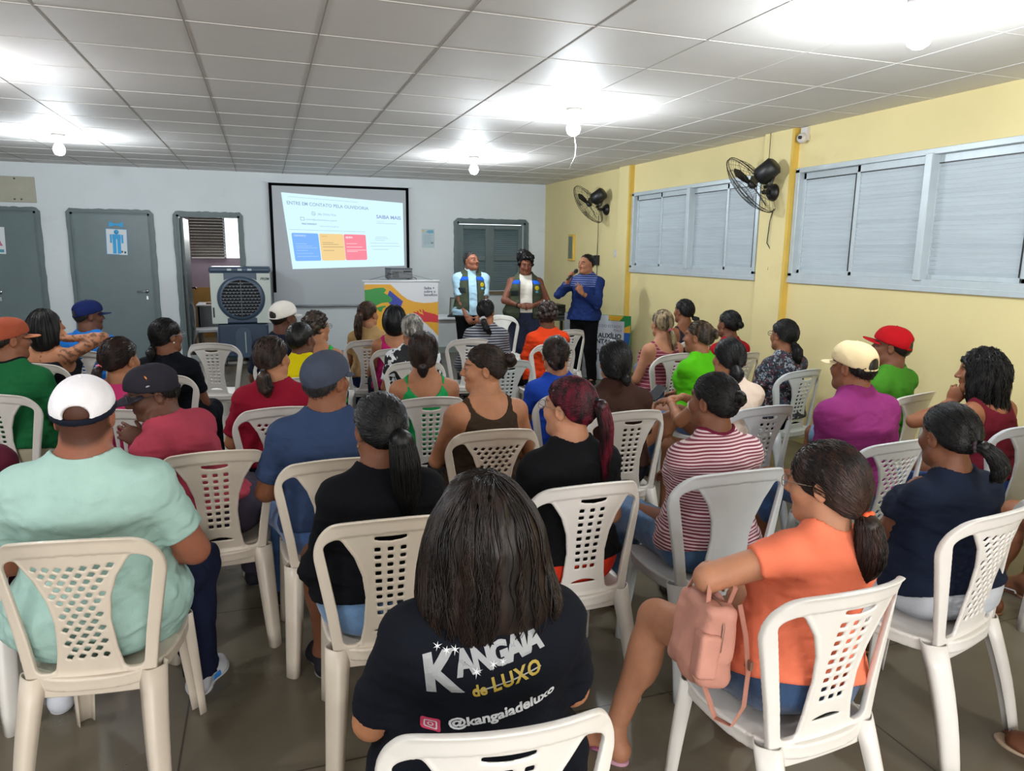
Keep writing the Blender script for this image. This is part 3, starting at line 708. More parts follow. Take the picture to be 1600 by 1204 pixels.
MB().box(-.27, .27, -.19, .19, 0, .12).build('casing', M_black, pr, bevel=.015); MB().box(-.16, .27, -.18, .15, .12, .16).build('lid', M_black, pr, bevel=.008)
MB().box(-.2, .2, -.196, -.18, .03, .06).build('paper_slot', M_dkgrey, pr)

# big benefit card propped on the floor against the yellow wall
CX, CY = 4.40, 9.25
cd = empty('card_display', (4.17, 8.66, 0), radians(-52)); tag(cd, 'oversized bank card lettered AUXÍLIO ALIMENTAÇÃO standing on the floor by the yellow wall', 'sign')
cw, ch = .49, .98
# local frame: x along the card, z up
MB().box(-cw, cw, 0, .012, .0, .0+ch*.90).build('card_board', mat('card_green', '#1d7a3f', .5), cd, bevel=.01)
def cprint(poly, name, c, d=.001): MB().prism([(x, z) for x, z in poly], -d, 0).build(name, mat('ink_'+c, c, .5), cd)
T_ = ch*.90
cprint([(cw-.36, T_-.005), (cw-.10, T_-.005), (cw-.16, T_-.07), (cw-.30, T_-.07)], 'yellow_patch', '#d3a12c', .0012)
cprint([(cw-.10, T_-.16), (cw-.005, T_-.12), (cw-.005, T_-.22), (cw-.10, T_-.22)], 'yellow_patch', '#d3a12c', .0012)
cprint([(cw-.10, T_-.22), (cw-.005, T_-.22), (cw-.02, T_-.42), (cw-.10, T_-.46)], 'blue_patch', '#22509c', .0012)
cprint([(cw-.10, T_-.48), (cw-.005, T_-.52), (cw-.10, T_-.60)], 'yellow_patch', '#d3a12c', .0012)
cprint([(-cw, .01), (cw-.09, .01), (cw-.09, T_-.075), (-.10+.27, T_-.075), (.17, T_-.005), (-cw, T_-.005)], 'white_face', '#bcbfc8', .0018)
def ctext(s_, xr, z, size, bold, c='#14171c', space=1.):
    vs, fs = text_mesh(s_, size, bold, 'RIGHT', space=space); m_ = MB(); m_.add([(x+xr, -.0028, z+y) for x, y, _ in vs], fs); m_.build('lettering', mat('ink_'+c, c, .6), cd)
ctext('GOVERNO DO ESTADO', cw-.125, T_-.165, .052, 0, '#5a5e68'); ctext('PIAUÍ', cw-.125, T_-.215, .048, 0, '#5a5e68')
ctext('AUXÍLIO', cw-.125, T_-.305, .086, .003); ctext('ALIMENTAÇÃO', cw-.125, T_-.385, .086, .003)
ctext('4001 5612', cw-.13, T_-.535, .105, .0, '#25272c', 1.05)
ctext('0800', .0, T_-.60, .03, .0, '#777a80')
cprint([(-.02, T_-.26), (.03, T_-.26), (.005, T_-.20)], 'green_mark', '#2c9a5c', .0025)

# switch, sockets, breaker box and cables on the yellow wall
def wbox(name, label, cat, y, z, w, h, d, m, parts=None):
    t = empty(name, (XR, y, z)); tag(t, label, cat)
    MB().box(-d, 0, -w/2, w/2, -h/2, h/2).build('cover', m, t, bevel=.004)
    for p in parts or []: MB().box(-d-.004, -d, *p[1:5]).build(p[0], p[5], t)
    return t
wbox('breaker_switch_box', 'narrow grey breaker box with a yellow surround above the man with the microphone', 'electrical box', 10.46, 1.76, .20, .40, .04, M_yel2, [('box_door', -.07, .07, -.17, .17, mat('box_grey', '#6b7a6c', .5))])
wbox('light_switch', 'small white light switch plate on the yellow wall left of the far window', 'switch', 8.97, 1.68, .10, .10, .015, M_sock, [('rocker', -.02, .02, -.015, .015, M_white)])
wbox('fan_control', 'small black fan control box hanging by its cable above the man with the microphone', 'switch', 9.54, 1.58, .11, .14, .05, M_black, [('knob', -.015, .015, -.02, .02, M_dkgrey)])
wbox('wall_socket', 'white wall socket with a black plug between the two windows', 'socket', 5.73, 1.62, .10, .13, .016, M_sock, [('face_plate', -.03, .03, -.04, .04, M_white)])
wbox('adapter_plug', 'black plug hanging below the socket between the two windows', 'plug', 5.72, 1.50, .055, .11, .05, M_black, [('prong', -.01, .01, .04, .06, M_dkgrey)])
cm = empty('security_camera', (XR-.02, 5.40, HC-.10)); tag(cm, 'small white security camera under the ceiling above the near window', 'camera')
MB().sphere((-.03, 0, 0), .045, 16, 10).build('housing', M_sock, cm); MB().lathe([(0, -.02), (.014, -.02), (.014, .0)], (-.07, -.03, 0), 12, 'X').build('lens', M_black, cm)
MB().box(-.02, .02, -.035, .035, -.02, .09).build('mount', M_sock, cm)
def cable(pts, label, r=.005, m=None): return tag(MB().tube(pts, r, 6).build('wall_cable', m or M_black), label, 'cable')
x = XR-.012
cable([(x-.07, 9.40, 2.2), (x-.02, 9.5, 1.95), (x, 9.55, 1.67), (x, 9.54, 1.5), (x, 9.55, 1.2), (x, 9.44, .95), (x, 9.40, .86)], 'thin black cable running down from the far fan to the floor behind the card')
cable([(x-.05, 5.90-.2, 2.10), (x-.06, 5.72, 2.0), (x-.06, 5.74, 1.8), (x-.03, 5.70, 1.72), (x-.04, 5.72, 1.55)], 'thin black cable from the near fan down to the socket between the windows')
cable([(x-.06, 5.80, HC), (x-.06, 5.80, 2.3)], 'thin black cable dropping from the ceiling to the near fan', .003)

# wall fans --------------------------------------------------------------------
def fan(label, y, z, reach, yaw, pitch, scale=1.):
    t = empty('wall_fan', (XR-.055 if y < 6 else XR, y, z)); tag(t, label, 'fan', 'black wall fans between the windows')
    M_w = mat('fan_wire', '#2a2826', .45, metal=.5); M_fb = mat('fan_black', '#141414', .45)
    MB().lathe([(0, -.05), (.05, -.05), (.075, -.02), (.08, 0), (0, 0)], n=20, axis='X').build('wall_plate', M_fb, t)
    MB().tube([(-.04, 0, 0), (-.12, 0, 0), (-reach*.6, 0, .01)], [.022, .02, .018], 10).build('arm', M_fb, t)
    h = empty('fan_head', (-reach, 0, .10)); h.parent = t; h.rotation_euler = (0, radians(pitch), radians(yaw))
    # head local: axis -X points into the room; motor behind
    MB().lathe([(0, .22), (.06, .22), (.085, .20), (.09, .05), (.06, .02), (0, .02)], n=24, axis='X').build('motor', M_fb, h)
    MB().tube([(.14, 0, -.08), (.08, 0, -.12), (.02, 0, -.10)], .016, 8).build('bracket', M_fb, h)
    g = MB(); Rg = .30*scale
    for (rr, xx) in ((Rg, -.05), (Rg, -.07), (Rg*.72, -.125), (Rg*.42, -.15), (Rg*.72, .0), (Rg*.42, .02), (.07, .03), (.06, -.155)):
        g.tube([(xx, rr*cos(a), rr*sin(a)) for a in np.linspace(0, 2*pi, 40, endpoint=False)], .0035 if rr == Rg else .002, 5, closed=True)
    for i in range(44):
        a = 2*pi*i/44; c, s_ = cos(a), sin(a)
        def P(r, x_, tw): return (x_, r*cos(a+tw), r*sin(a+tw))
        g.tube([P(.06, -.155, 0), P(Rg*.42, -.15, .10), P(Rg*.72, -.125, .18), P(Rg*.93, -.09, .22), P(Rg, -.06, .24)], .0013, 4, caps=False)
        if i % 2 == 0: g.tube([P(.07, .03, 0), P(Rg*.42, .02, .05), P(Rg*.72, .0, .1), P(Rg, -.05, .12)], .0015, 4, caps=False)
    g.build('cage', M_w, h)
    for i in range(3):
        a = 2*pi*i/3+.5; P = []
        for u_, v_ in ((.03, -.02), (.08, -.04), (.16, -.05), (.235, -.03), (.24, .0), (.21, .03), (.13, .03), (.04, .02)):
            yy = u_*cos(a)-v_*sin(a); zz = u_*sin(a)+v_*cos(a); P.append((-.055-v_*.45, yy*scale, zz*scale))
        b_ = MB(); n = len(P); b_.add(P+[(p[0]+.004, p[1], p[2]) for p in P], [tuple(range(n)), tuple(range(2*n-1, n-1, -1))]+[((i_+1) % n, i_, n+i_, n+(i_+1) % n) for i_ in range(n)]); b_.build('blade', M_fb, h)
    MB().lathe([(0, -.085), (.03, -.08), (.045, -.06), (.045, -.03), (0, -.03)], n=20, axis='X').build('hub', M_fb, h)
    return t
fan('black wall fan on the yellow wall at the far left of the windows, tilted away', 9.30, 2.28, .24, -50, -34)
fan('large black wall fan with a dark motor, mounted between the two windows', 5.72, 2.26, .20, -62, -38, 1.05)

# office beyond the open door
dk = empty('office_desk', (-.35, YB+1.55, 0)); tag(dk, 'grey office desk seen through the open doorway', 'desk')
M_dk = mat('desk_grey', '#73777c', .5); MB().box(-.75, .75, -.35, .35, .735, .76).build('desktop', mat('desktop_white', '#a9adb3', .4), dk, bevel=.004)
MB().box(-.72, .72, -.30, -.28, .35, .735).build('modesty_panel', M_dk, dk)
for sx in (-1, 1): MB().box(sx*.72-.02, sx*.72+.02, -.3, .3, 0, .735).build('side_panel', M_dk, dk)
oc = empty('office_chair', (-.42, YB+2.3, 0)); tag(oc, 'dark purple padded office chair behind the desk in the far room', 'chair')
MB().box(-.27, .27, -.04, .04, .62, 1.06).build('backrest', mat('upholstery_purple', '#3a2c34', .85, var=.1), oc, bevel=.035)
MB().box(-.25, .25, -.4, .05, .44, .52).build('seat', mat('upholstery_purple', '#3a2c34', .85), oc, bevel=.03)
MB().lathe([(0, .44), (.03, .44), (.03, .08), (0, .08)], n=12).build('gas_column', M_black, oc)
for a in range(5): MB().tube([(0, 0, .08), (.28*cos(a*1.257), .28*sin(a*1.257), .04)], .018, 6).build('leg', M_black, oc)
tag(MB().box(-.95, -.60, YB+1.35, YB+1.62, .762, .785).build('folder', mat('folder_brown', '#8a5f38', .7)), 'brown folder lying on the desk in the far room', 'folder')
# ---------------------------------------------------------------- plastic chairs
M_pw = mat('plastic_white', '#d6d2cc', .36, var=.04, vscale=6, spec=.5)
M_pc = mat('plastic_cream', '#c9bdad', .38, var=.07, vscale=5, spec=.5)
M_pg = mat('plastic_grey_white', '#bfc3c4', .36, var=.04, vscale=6, spec=.5)
M_dirt = None
ZB0, ZB1 = .425, .885
def back_sheet(kind):
    h = .0034; us = np.arange(-.262, .2621, h, dtype=F32); vs = np.arange(-.07, .492, h, dtype=F32); ws = np.arange(-.022, .0221, .0044, dtype=F32)
    U, V = us[:, None], vs[None, :]; a = np.abs(U)
    def sm(x, pts): return np.interp(x, [p[0] for p in pts], [p[1] for p in pts]).astype(F32)
    wo = sm(V, [(-.07, .182), (0, .184), (.12, .200), (.25, .222), (.36, .241), (.485, .250)])            # outer half width
    wi = wo-.037                                                                             # inner edge of side bar
    top = .474-.85*a**2-3.0*np.maximum(a-.15, 0)**2*2.0
    out = smax(a-wo, V-top, .09)
    if kind == 'bottom_open': pass
    ws_ = sm(V, [(-.07, .100), (0, .100), (.08, .085), (.18, .078), (.26, .088), (.33, .112), (.39, .150), (.42, .185)])  # splat half width
    # smooth the splat curve
    sp = a-ws_
    op = smax(smax(a-wi, ws_-a, .015), smax(V-(top-.058), (.012-V), .01), .02)            # side openings: negative inside
    hol = np.full((len(us), len(vs)), 1., F32)
    if kind == 'grid':
        for r_ in range(9):
            vc = .118+r_*.0300
            for c_ in (-1, 0, 1):
                uc = c_*(.031+.0012*r_); hol = np.minimum(hol, np.maximum(np.abs(U-uc)-.0086, np.abs(V-vc)-.0064))
        lens = np.maximum(np.sqrt((U/1.)**2+(V-.02-.0)**2)*0+np.sqrt((U)**2+(V-.125)**2)-.098, .0) * 0
        l1 = smax(np.sqrt(U**2+(V+.055)**2)-.118, .052-V+U*0, .002)      # lens near the seat
        l1 = smax(l1, a-.060, .004); hol = np.minimum(hol, l1)
        l2 = smax(np.sqrt(U**2+(V-.604)**2)-.215, V-.405+U*0, .002); l2 = smax(l2, a-.050, .004); hol = np.minimum(hol, l2)
    elif kind == 'diamond':
        for i in range(-6, 7):
            for j in range(-2, 16):
                uc = (i+(.5 if j % 2 else 0))*.0335; vc = .040+j*.0235
                ok = abs(uc) < float(sm(vc, [(-.07, .100), (0, .100), (.08, .085), (.18, .078), (.26, .088), (.33, .112), (.39, .150)]))-.022 and .04 < vc < .385-.5*uc*uc
                if ok: hol = np.minimum(hol, np.abs((U-uc)+.25*(V-vc))*.7+np.abs((V-vc)-.35*(U-uc))*.9-.0080)
    elif kind == 'slat':
        for i in range(-2, 3):
            hol = np.minimum(hol, np.maximum(np.abs(U-i*(.026+.10*(V-.05)*.4))-.006-.006*V, np.abs(V-.205)-.165))
    D2 = smax(smax(out, -op, .006), -hol, .002)
    # thickness: thick rims, thin web
    rim = np.minimum(np.abs(out+.017), np.abs(op-.010)); rim = np.minimum(rim, np.where(V > top-.05, 0, 1)); 
    barz = (a > ws_+.004) | (V > top-.054)
    th = np.where(barz, .0105, .0042); edge = np.clip(1-np.abs(sp+.006)/.006, 0, 1)*(V < top-.05); th = th+edge*.004
    bot = np.clip((.012-V)/.02, 0, 1); th = th*(1-bot)+.011*bot
    # blur thickness
    for _ in range(2): th = (np.roll(th, 1, 0)+np.roll(th, -1, 0)+np.roll(th, 1, 1)+np.roll(th, -1, 1)+th*2)/6
    W = ws[None, None, :]
    lip = np.clip(1-np.abs(out+.008)/.010, 0, 1)*.004
    D = smax(D2[:, :, None]+0*W, np.abs(W+lip[:, :, None]*0)-th[:, :, None].astype(F32), .006).astype(F32)
    Vx, Q = nets(D, [us, vs, ws])
    u, v, w = Vx[:, 0], Vx[:, 1], Vx[:, 2]
    t = np.clip(v/.46, -.2, 1.1)
    y = -.188-.035*t-.065*t**2+(1.05+.35*t)*u**2*np.clip(.35+t, .3, 1.2)+w-.020*np.clip((v-(.455-.85*u*u))/.03, 0, 1)**2
    return np.stack([u, y, v+.425], 1), Q
def seat_mesh():
    F = Fld()
    def f(X, Y, Z):
        w = .212-.05*np.clip(-(Y-.02), 0, .3)+.0*Y
        d = ((np.abs(X/w)**3.2+np.abs((Y-.01)/.225)**3.2)**(1/3.2)-1)*.19
        dish = .430-.020*np.exp(-((X/.15)**2+((Y+.03)/.16)**2))-.035*np.clip((Y-.17)/.06, 0, 1)**2
        slab = np.abs(Z-dish+.006)-.006
        rim = np.maximum(np.abs(Z-dish+.022)-.022, np.abs(d+.009)-.007)
        return np.minimum(smax(d, slab, .006), smax(d, rim, .003)).astype(F32)
    F.add((f, V3(-.25, -.25, .36), V3(.25, .26, .45)), 0)
    return F.mesh((-.24, -.24, .355), (.24, .26, .46), .006)
def leg_bm(sx, sy):
    top = Vector((sx*.178, .175 if sy > 0 else -.172, .425)); bot = Vector((sx*(.205 if sy < 0 else .200), .215 if sy > 0 else -.285, 0))
    mb = MB(); n = 7; rows = []
    for i in range(n):
        t = i/(n-1); c = top.lerp(bot, t); c.y += (-.012 if sy < 0 else .004)*sin(pi*t)
        hw = .038*(1-t)+.027*t; dp = .034*(1-t)+.022*t; th = .0035
        o = Vector((sx, sy*1.0, 0)).normalized(); l = Vector((-o.y, o.x, 0))
        # V-rounded channel, convex outwards
        A_ = [pi*(1-q/10) for q in range(11)]; P = [(-hw, -dp*1.0)]+[(hw*np.sign(cos(q))*abs(cos(q))**.7, -dp*.25+dp*.8*abs(sin(q))**.7) for q in A_]+[(hw, -dp*1.0), (hw-th, -dp)]
        P += [((hw-th)*np.sign(cos(q))*abs(cos(q))**.7, -dp*.25+(dp*.8-th)*abs(sin(q))**.7) for q in A_[::-1]]+[(-hw+th, -dp)]
        rows.append([c+l*a+o*b for a, b in P])
    k = len(rows[0]); vs = [p for r in rows for p in r]
    fs = [(i*k+j, i*k+(j+1) % k, (i+1)*k+(j+1) % k, (i+1)*k+j) for i in range(n-1) for j in range(k)]
    mb.add(vs, fs, True); mb.add(rows[0], [tuple(range(k))]); mb.add(rows[-1], [tuple(range(k))[::-1]])
    # foot pad
    return mb
_proto = {}
def chair_proto(kind):
    V, Q = back_sheet(kind); sV, sQ = _seat
    ms = [('backrest', V, Q), ('seat', sV, sQ)]
    return ms
_seat = seat_mesh()
_leg = {}
def chair(kind, x, y, rz, label, m=None, group='white plastic chairs in rows', z=0., sc_=None):
    m = m or M_pw
    t = empty('plastic_chair', (x, y, z), radians(rz)); tag(t, label, 'chair', group)
    if sc_: t.scale = sc_
    if kind not in _proto:
        V, Q = back_sheet(kind); b = mesh_np('backrest', V, Q, M_pw, t)
        if 'seat' not in _proto:
            s_ = mesh_np('seat', *_seat, M_pw, t); _proto['seat'] = s_.data
            for sx in (-1, 1):
                for sy in (-1, 1):
                    l = leg_bm(sx, sy).build('leg', M_pw, t, bevel=0); _proto[(sx, sy)] = l.data
            first = True
        else: first = False
        _proto[kind] = b.data
        for c in list(t.children): bpy.data.objects.remove(c)
    for nm, key in (('backrest', kind), ('seat', 'seat'), ('leg', (-1, -1)), ('leg', (1, -1)), ('leg', (-1, 1)), ('leg', (1, 1))):
        o = bpy.data.objects.new(nm, _proto[key]); link(o, t)
        o.material_slots[0].link = 'OBJECT'; o.material_slots[0].material = m
    return t
# ---------------------------------------------------------------- people
def p_clip(p, planes, k=.003):
    f, lo, hi = p
    fs = [f_plane(o, n)[0] for o, n in planes]
    def g(X, Y, Z):
        d = f(X, Y, Z)
        for q in fs: d = smax(d, q(X, Y, Z), k)
        return d
    return g, lo, hi
def f_loft(P, R, L, tab, ease=0., t0=-.3, t1=1.1):
    P = np.asarray(P, float); T = np.array(tab, float); tt = np.linspace(T[0, 0], T[-1, 0], 60)
    c = [np.interp(tt, T[:, 0], T[:, i]) for i in (1, 2, 3)]
    ker = np.array([1, 2, 3, 2, 1])/9.
    c = [np.convolve(np.pad(q, 2, mode='edge'), ker, 'valid') for q in c]
    def f(X, Y, Z):
        px, py, pz = X-F32(P[0]), Y-F32(P[1]), Z-F32(P[2])
        q = [px*F32(R[0, i])+py*F32(R[1, i])+pz*F32(R[2, i]) for i in range(3)]
        t = q[2]/F32(L)
        w = np.interp(t, tt, c[0]).astype(F32)+F32(ease); d = np.interp(t, tt, c[1]).astype(F32)+F32(ease); cy = np.interp(t, tt, c[2]).astype(F32)
        y = q[1]-cy
        k0 = np.sqrt((q[0]/w)**2+(y/d)**2); k1 = np.sqrt((q[0]/w**2)**2+(y/d**2)**2)+1e-4
        D = k0*(k0-1)/k1
        return smax(smax(D, (F32(t0)-t)*F32(L), .03), (t-F32(t1))*F32(L), .03).astype(F32)
    m = T[:, 1].max()+.08; a = P+R[:, 2]*L*t0; b = P+R[:, 2]*L*t1
    return f, np.minimum(a, b)-m, np.maximum(a, b)+m
TAB_M = [(-.30, .10, .08, .02), (-.2, .150, .118, .01), (0, .172, .135, .0), (.2, .160, .130, .015), (.45, .155, .122, .01), (.66, .170, .118, .0), (.80, .166, .100, -.005), (.90, .118, .074, -.008), (1.0, .068, .058, .0), (1.1, .05, .05, .01)]
TAB_F = [(-.30, .11, .09, .02), (-.2, .162, .125, .005), (0, .188, .142, .0), (.22, .160, .128, .012), (.42, .145, .115, .01), (.63, .150, .112, .0), (.79, .148, .092, -.005), (.90, .100, .066, -.008), (1.0, .056, .05, .0), (1.1, .045, .045, .01)]

def strands_np(Pth, r, sides=3, seed=0):
    n, k, _ = Pth.shape
    T = np.gradient(Pth, axis=1); T /= np.linalg.norm(T, axis=2, keepdims=True)+1e-9
    ref = np.array([.31, .52, .8]); A = np.cross(T, ref); A /= np.linalg.norm(A, axis=2, keepdims=True)+1e-9; B = np.cross(T, A)
    tp = np.linspace(0, 1, k); prof = np.minimum(1, 3.2*(1-tp)+.15)*np.minimum(1, .5+tp*4)
    r = np.asarray(r).reshape(-1, 1)*prof[None, :]
    V = np.stack([Pth+(A*cos(2*pi*j/sides)+B*sin(2*pi*j/sides))*r[..., None] for j in range(sides)], 2)  # n,k,s,3
    idx = np.arange(n*k*sides).reshape(n, k, sides)
    a = idx[:, :-1]; b = np.roll(idx, -1, 2)[:, :-1]; c = np.roll(idx, -1, 2)[:, 1:]; d = idx[:, 1:]
    return V.reshape(-1, 3).astype(F32), np.stack([a, b, c, d], -1).reshape(-1, 4).astype(np.int32)

def hair_mat(c, c2=None):
    n = 'hair_'+str(c)+str(c2)
    if n in _mats: return _mats[n]
    m = mat(n, c, rough=.42, spec=.28, var=.35, vscale=35, bump=.25, bscale=180, stretch=(1, 1, .12))
    if c2:
        nt = m.node_tree; r = [x for x in nt.nodes if x.type == 'VALTORGB'][0]
        r.color_ramp.elements[0].color = (*srgb(c), 1); r.color_ramp.elements[1].color = (*srgb(c2), 1)
        r.color_ramp.elements[0].position = .42; r.color_ramp.elements[1].position = .6
    return m
def skin_mat(c):
    n = 'skin_'+str(c)
    if n in _mats: return _mats[n]
    return attr_color(mat(n, c, rough=.55, spec=.25, var=.16, vscale=12, bump=.12, bscale=260, sub=.12))
def cloth_mat(c, rough=.9, kind='knit'):
    if not isinstance(c, str): return c
    if c.startswith('jean'):
        col = c.split(':')[1] if ':' in c else '#3f5d80'
        return mat('denim_'+col, col, .85, var=.38, vscale=14, bump=.4, bscale=350, sheen=.2)
    return mat('cloth_'+c, c, rough, var=.10, vscale=9, bump=.22, bscale=300, spec=.12)

def hand_prims(F, W, d, n, side, curl=25, spread=1., s=1., k=.006, thumb=None, curls=None):
    d = nrm(d); n = nrm(np.asarray(n, float)-d*np.dot(n, d)); lat = np.cross(n, d)*(1 if side > 0 else -1)
    R = np.stack([lat, d, n], 1)
    F.add(f_ell(W+d*.045*s, (.040*s, .056*s, .015*s), R), .012)
    F.add(f_ell(W+d*.062*s+lat*.004, (.040*s, .034*s, .013*s), R), .01)
    F.add(f_ell(W+d*.035*s+lat*.022*s-n*.006*s, (.018*s, .032*s, .014*s), R), .01)
    tips = []
    for i, (o, ln) in enumerate(((.030, .070), (.0105, .078), (-.0105, .073), (-.030, .057))):
        base = W+(d*(.086-.004*abs(i-1.2))+lat*o)*s
        dd = nrm(d+lat*o*2.2*spread); nn = n-dd*np.dot(n, dd); p = base; c = (curls[i] if curls else curl)*(1+.12*i)
        r = (.0088-.0006*abs(i-1))*s
        for j, fr in enumerate((.45, .32, .25)):
            a = radians(c*(.9 if j == 0 else 1.1)); dn = nrm(dd*cos(a)-nn*sin(a)); nn = nrm(nn*cos(a)+dd*sin(a)); dd = dn
            q = p+dd*ln*fr*s; F.add(f_cone(p, q, r, r*.92), k if j == 0 else .002); p = q; r *= .92
        tips.append(p)
    td = nrm(d*.75+lat*.62-n*.35) if thumb is None else nrm(d*thumb[0]+lat*thumb[1]-n*thumb[2])
    b = W+(d*.022+lat*.026-n*.004)*s; m = b+td*.040*s; e = m+nrm(td+d*.45)*.030*s
    F.add(f_cone(b, m, .0135*s, .0105*s), .01).add(f_cone(m, e, .0105*s, .0085*s), .003)
    return tips

class Person:
    def __init__(s, **k):
        D = dict(sex='F', h=1., g=1., sh=None, lean=4, slean=0, twist=0, hy=0, hp=0, hr=0, skin='#8a5a40', face=False, hands=True,
                 armR='lap', armL='lap', legs='sit', hs=1., stand=False, seat=.455, hip=None, feet=True, vox=.010, hvox=.0055, neck=1., pel=None, lips='#8a4a44')
        D.update(k); s.__dict__.update(D)
        if s.sh is None: s.sh = .186 if s.sex == 'M' else .160
        s.build_skel()
    def build_skel(s):
        s.lean = s.lean if s.stand else s.lean-6
        if s.hip is None: s.hip = -.178+.138*(1+(s.g-1)*.72)
        s.L = L = (.50 if s.sex == 'M' else .475)*s.h
        z0 = (s.pel if s.pel is not None else .93*s.h) if s.stand else s.seat+.095
        s.P = V3(0, 0 if s.stand else s.hip, z0)
        R = rot(rx=-s.lean, ry=s.slean, rz=s.twist); s.R = R
        s.N = s.P+R@V3(0, 0, L)
        nk = rot(rx=-s.lean*.35-s.hp*.35, ry=s.slean*.4+s.hr*.4, rz=s.twist*.5)
        s.Hc = s.N+nk@V3(0, .022, .128*(.5+.5*s.hs)*s.neck)
        s.RH = rot(rx=-s.hp, ry=s.hr, rz=s.hy)
        s.tab = []
        for t, w, d, cy in (TAB_M if s.sex == 'M' else TAB_F):
            g = s.g if t < .6 else 1+(s.g-1)*max(.45, 1-(t-.6)*2.2)
            k = s.sh/(.186 if s.sex == 'M' else .160) if t > .5 else 1
            if t > .97: g = 1+(s.g-1)*.5; k = 1
            s.tab.append((t, w*g*(.55+.45*k), d*(1+(g-1)*.72), cy+(.03*(s.g-1)*3 if -.1 < t < .5 else 0)))
        s.S = {}; s.E = {}; s.W = {}; s.HD = {}
        ua, fa = .285*s.h, .25*s.h
        for sd, arm in ((1, s.armR), (-1, s.armL)):
            S = s.P+R@V3(sd*(s.sh-.012), -.012, L*.805)
            PR = {'lap': ((.22, .30, -1), (.07, .20, .63), (0, .2, 1)), 'thigh': ((.22, .25, -1), (.13, .26, .63), (.1, .2, 1)),
                  'low': ((.25, .0, -1), (.20, .18, .62), (.5, .2, 1)), 'wide': ((.55, .12, -1), (.10, .24, .63), (.3, .2, 1)),
                  'cross': ((.30, .28, -1), (-.10, .17, .80), (0, .9, .2)), 'knee': ((.35, .5, -.9), (.12, .42, .60), (0, .2, 1)),
                  'fold': ((.42, .30, -1), (-.06, .22, .76), (0, .8, .5)), 'down': ((.16, .05, -1), (.26, .16, .50), (1, 0, .3))}
            if isinstance(arm, str): ed, wt, hn = PR[arm]
            else: ed, wt, hn = arm[:3]
            ed = nrm(V3(ed[0]*sd, ed[1], ed[2])) if isinstance(arm, str) or len(arm) < 4 else nrm(ed)
            wt = V3(wt[0]*sd, wt[1], wt[2]) if isinstance(arm, str) or len(arm) < 4 else V3(*wt)
            o_ = arm[3] if (not isinstance(arm, str) and len(arm) > 3) else {}
            if o_.get('chin'): wt = s.Hc+s.RH@V3(*o_['chin'])
            D_ = wt-S; dl = min(max(np.linalg.norm(D_), abs(ua-fa)+.03), ua+fa-.004); D_ = nrm(D_)
            a_ = (ua*ua-fa*fa+dl*dl)/(2*dl); hh = sqrt(max(ua*ua-a_*a_, 0)); pl = ed-D_*np.dot(ed, D_); pl = nrm(pl)
            E = S+D_*a_+pl*hh; W = S+D_*dl
            s.S[sd], s.E[sd], s.W[sd] = S, E, W
            hd = nrm(W-E)
            if isinstance(arm, str) and arm in ('lap', 'thigh', 'knee', 'wide', 'low'): hd = nrm(nrm(W-E)+V3(-sd*.3, .2, -.5 if arm != 'lap' else -.1))
            s.HD[sd] = (hd, V3(hn[0]*sd, hn[1], hn[2]) if isinstance(arm, str) or len(arm) < 4 else V3(*hn))
        s.H = {}; s.K = {}; s.A = {}; s.FD = {}
        for sd in (1, -1):
            s.H[sd] = s.P+V3(sd*.088*(.6+.4*s.g), .02, -.015 if not s.stand else -.06)
            if s.stand:
                s.K[sd] = V3(sd*.095, .02, .50*s.h); s.A[sd] = V3(sd*.11, -.03, .085); s.FD[sd] = V3(sd*.25, 1, 0)
                if s.legs == 'hip' and sd == 1: s.A[sd] = V3(.14, .03, .085)
            else:
                lg = s.legs
                K = V3(sd*.135, .375*s.h, .515); A = V3(sd*.15, .40, .085); fd = V3(sd*.15, 1, 0)
                if lg == 'wide': K = V3(sd*.21, .36, .515); A = V3(sd*.20, .40, .085)
                if lg == 'back': A = V3(sd*.15, .20, .09)
                if lg == 'cross':
                    if sd == 1: K = V3(.02, .40, .66); A = V3(-.16, .52, .36); fd = V3(-.4, .8, -.6)
                    else: K = V3(-.10, .38, .515); A = V3(-.09, .38, .085)
                if isinstance(lg, dict) and sd in lg: K, A, fd = [V3(*q) for q in lg[sd]]
                s.K[sd], s.A[sd], s.FD[sd] = K, A, fd
    def up(s, v): return s.Hc+s.RH@(np.asarray(v, float)*s.hs)
    # body surface
    def core(s, e=0., legs=True):
        F = Fld(); g = s.g; ag = 1+(g-1)*.75; m = s.sex == 'M'
        F.add(f_loft(s.P, s.R, s.L, s.tab, e), .0)
        if not m:
            for sd in (1, -1): F.add(f_ell(s.P+s.R@V3(sd*.075*g, .085*g, s.L*.63), (.062*g+e, .058*g+e, .065*g+e), s.R), .05)
        for sd in (1, -1):
            S, E, W = s.S[sd], s.E[sd], s.W[sd]
            F.add(f_cone(s.N+s.R@V3(sd*.03, -.01, .035), S+s.R@V3(-sd*.02, -.005, .012), (.024 if m else .019)+e, (.034 if m else .027)+e), .05)
            F.add(f_ell(S, np.full(3, (.055 if m else .047)*ag+e)), .06)
            F.add(f_cone(S, E, (.049 if m else .043)*ag+e, (.042 if m else .037)*ag+e), .03)
        return F
    def skin_field(s):
        F = s.core(); g = s.g; ag = 1+(g-1)*.6; m = s.sex == 'M'
        F.add(f_cone(s.N-s.R@V3(0, 0, .04), s.Hc+s.RH@V3(0, -.028, -.045), .060*(1 if m else .82)*(.78+.22*g), .055*(1 if m else .77)*(.78+.22*g)), .03)
        for sd in (1, -1):
            E, W = s.E[sd], s.W[sd]
            F.add(f_cone(E, W, .039*ag*(1 if m else .92), .025*(1.05 if m else .9)), .010)
            F.add(f_ell(E+(W-E)*.25, np.full(3, .040*ag*(1 if m else .92))), .015)
        F.add(f_ell(s.P+V3(0, .0, -.01), (.165*g, .125*g, .10)), .05)
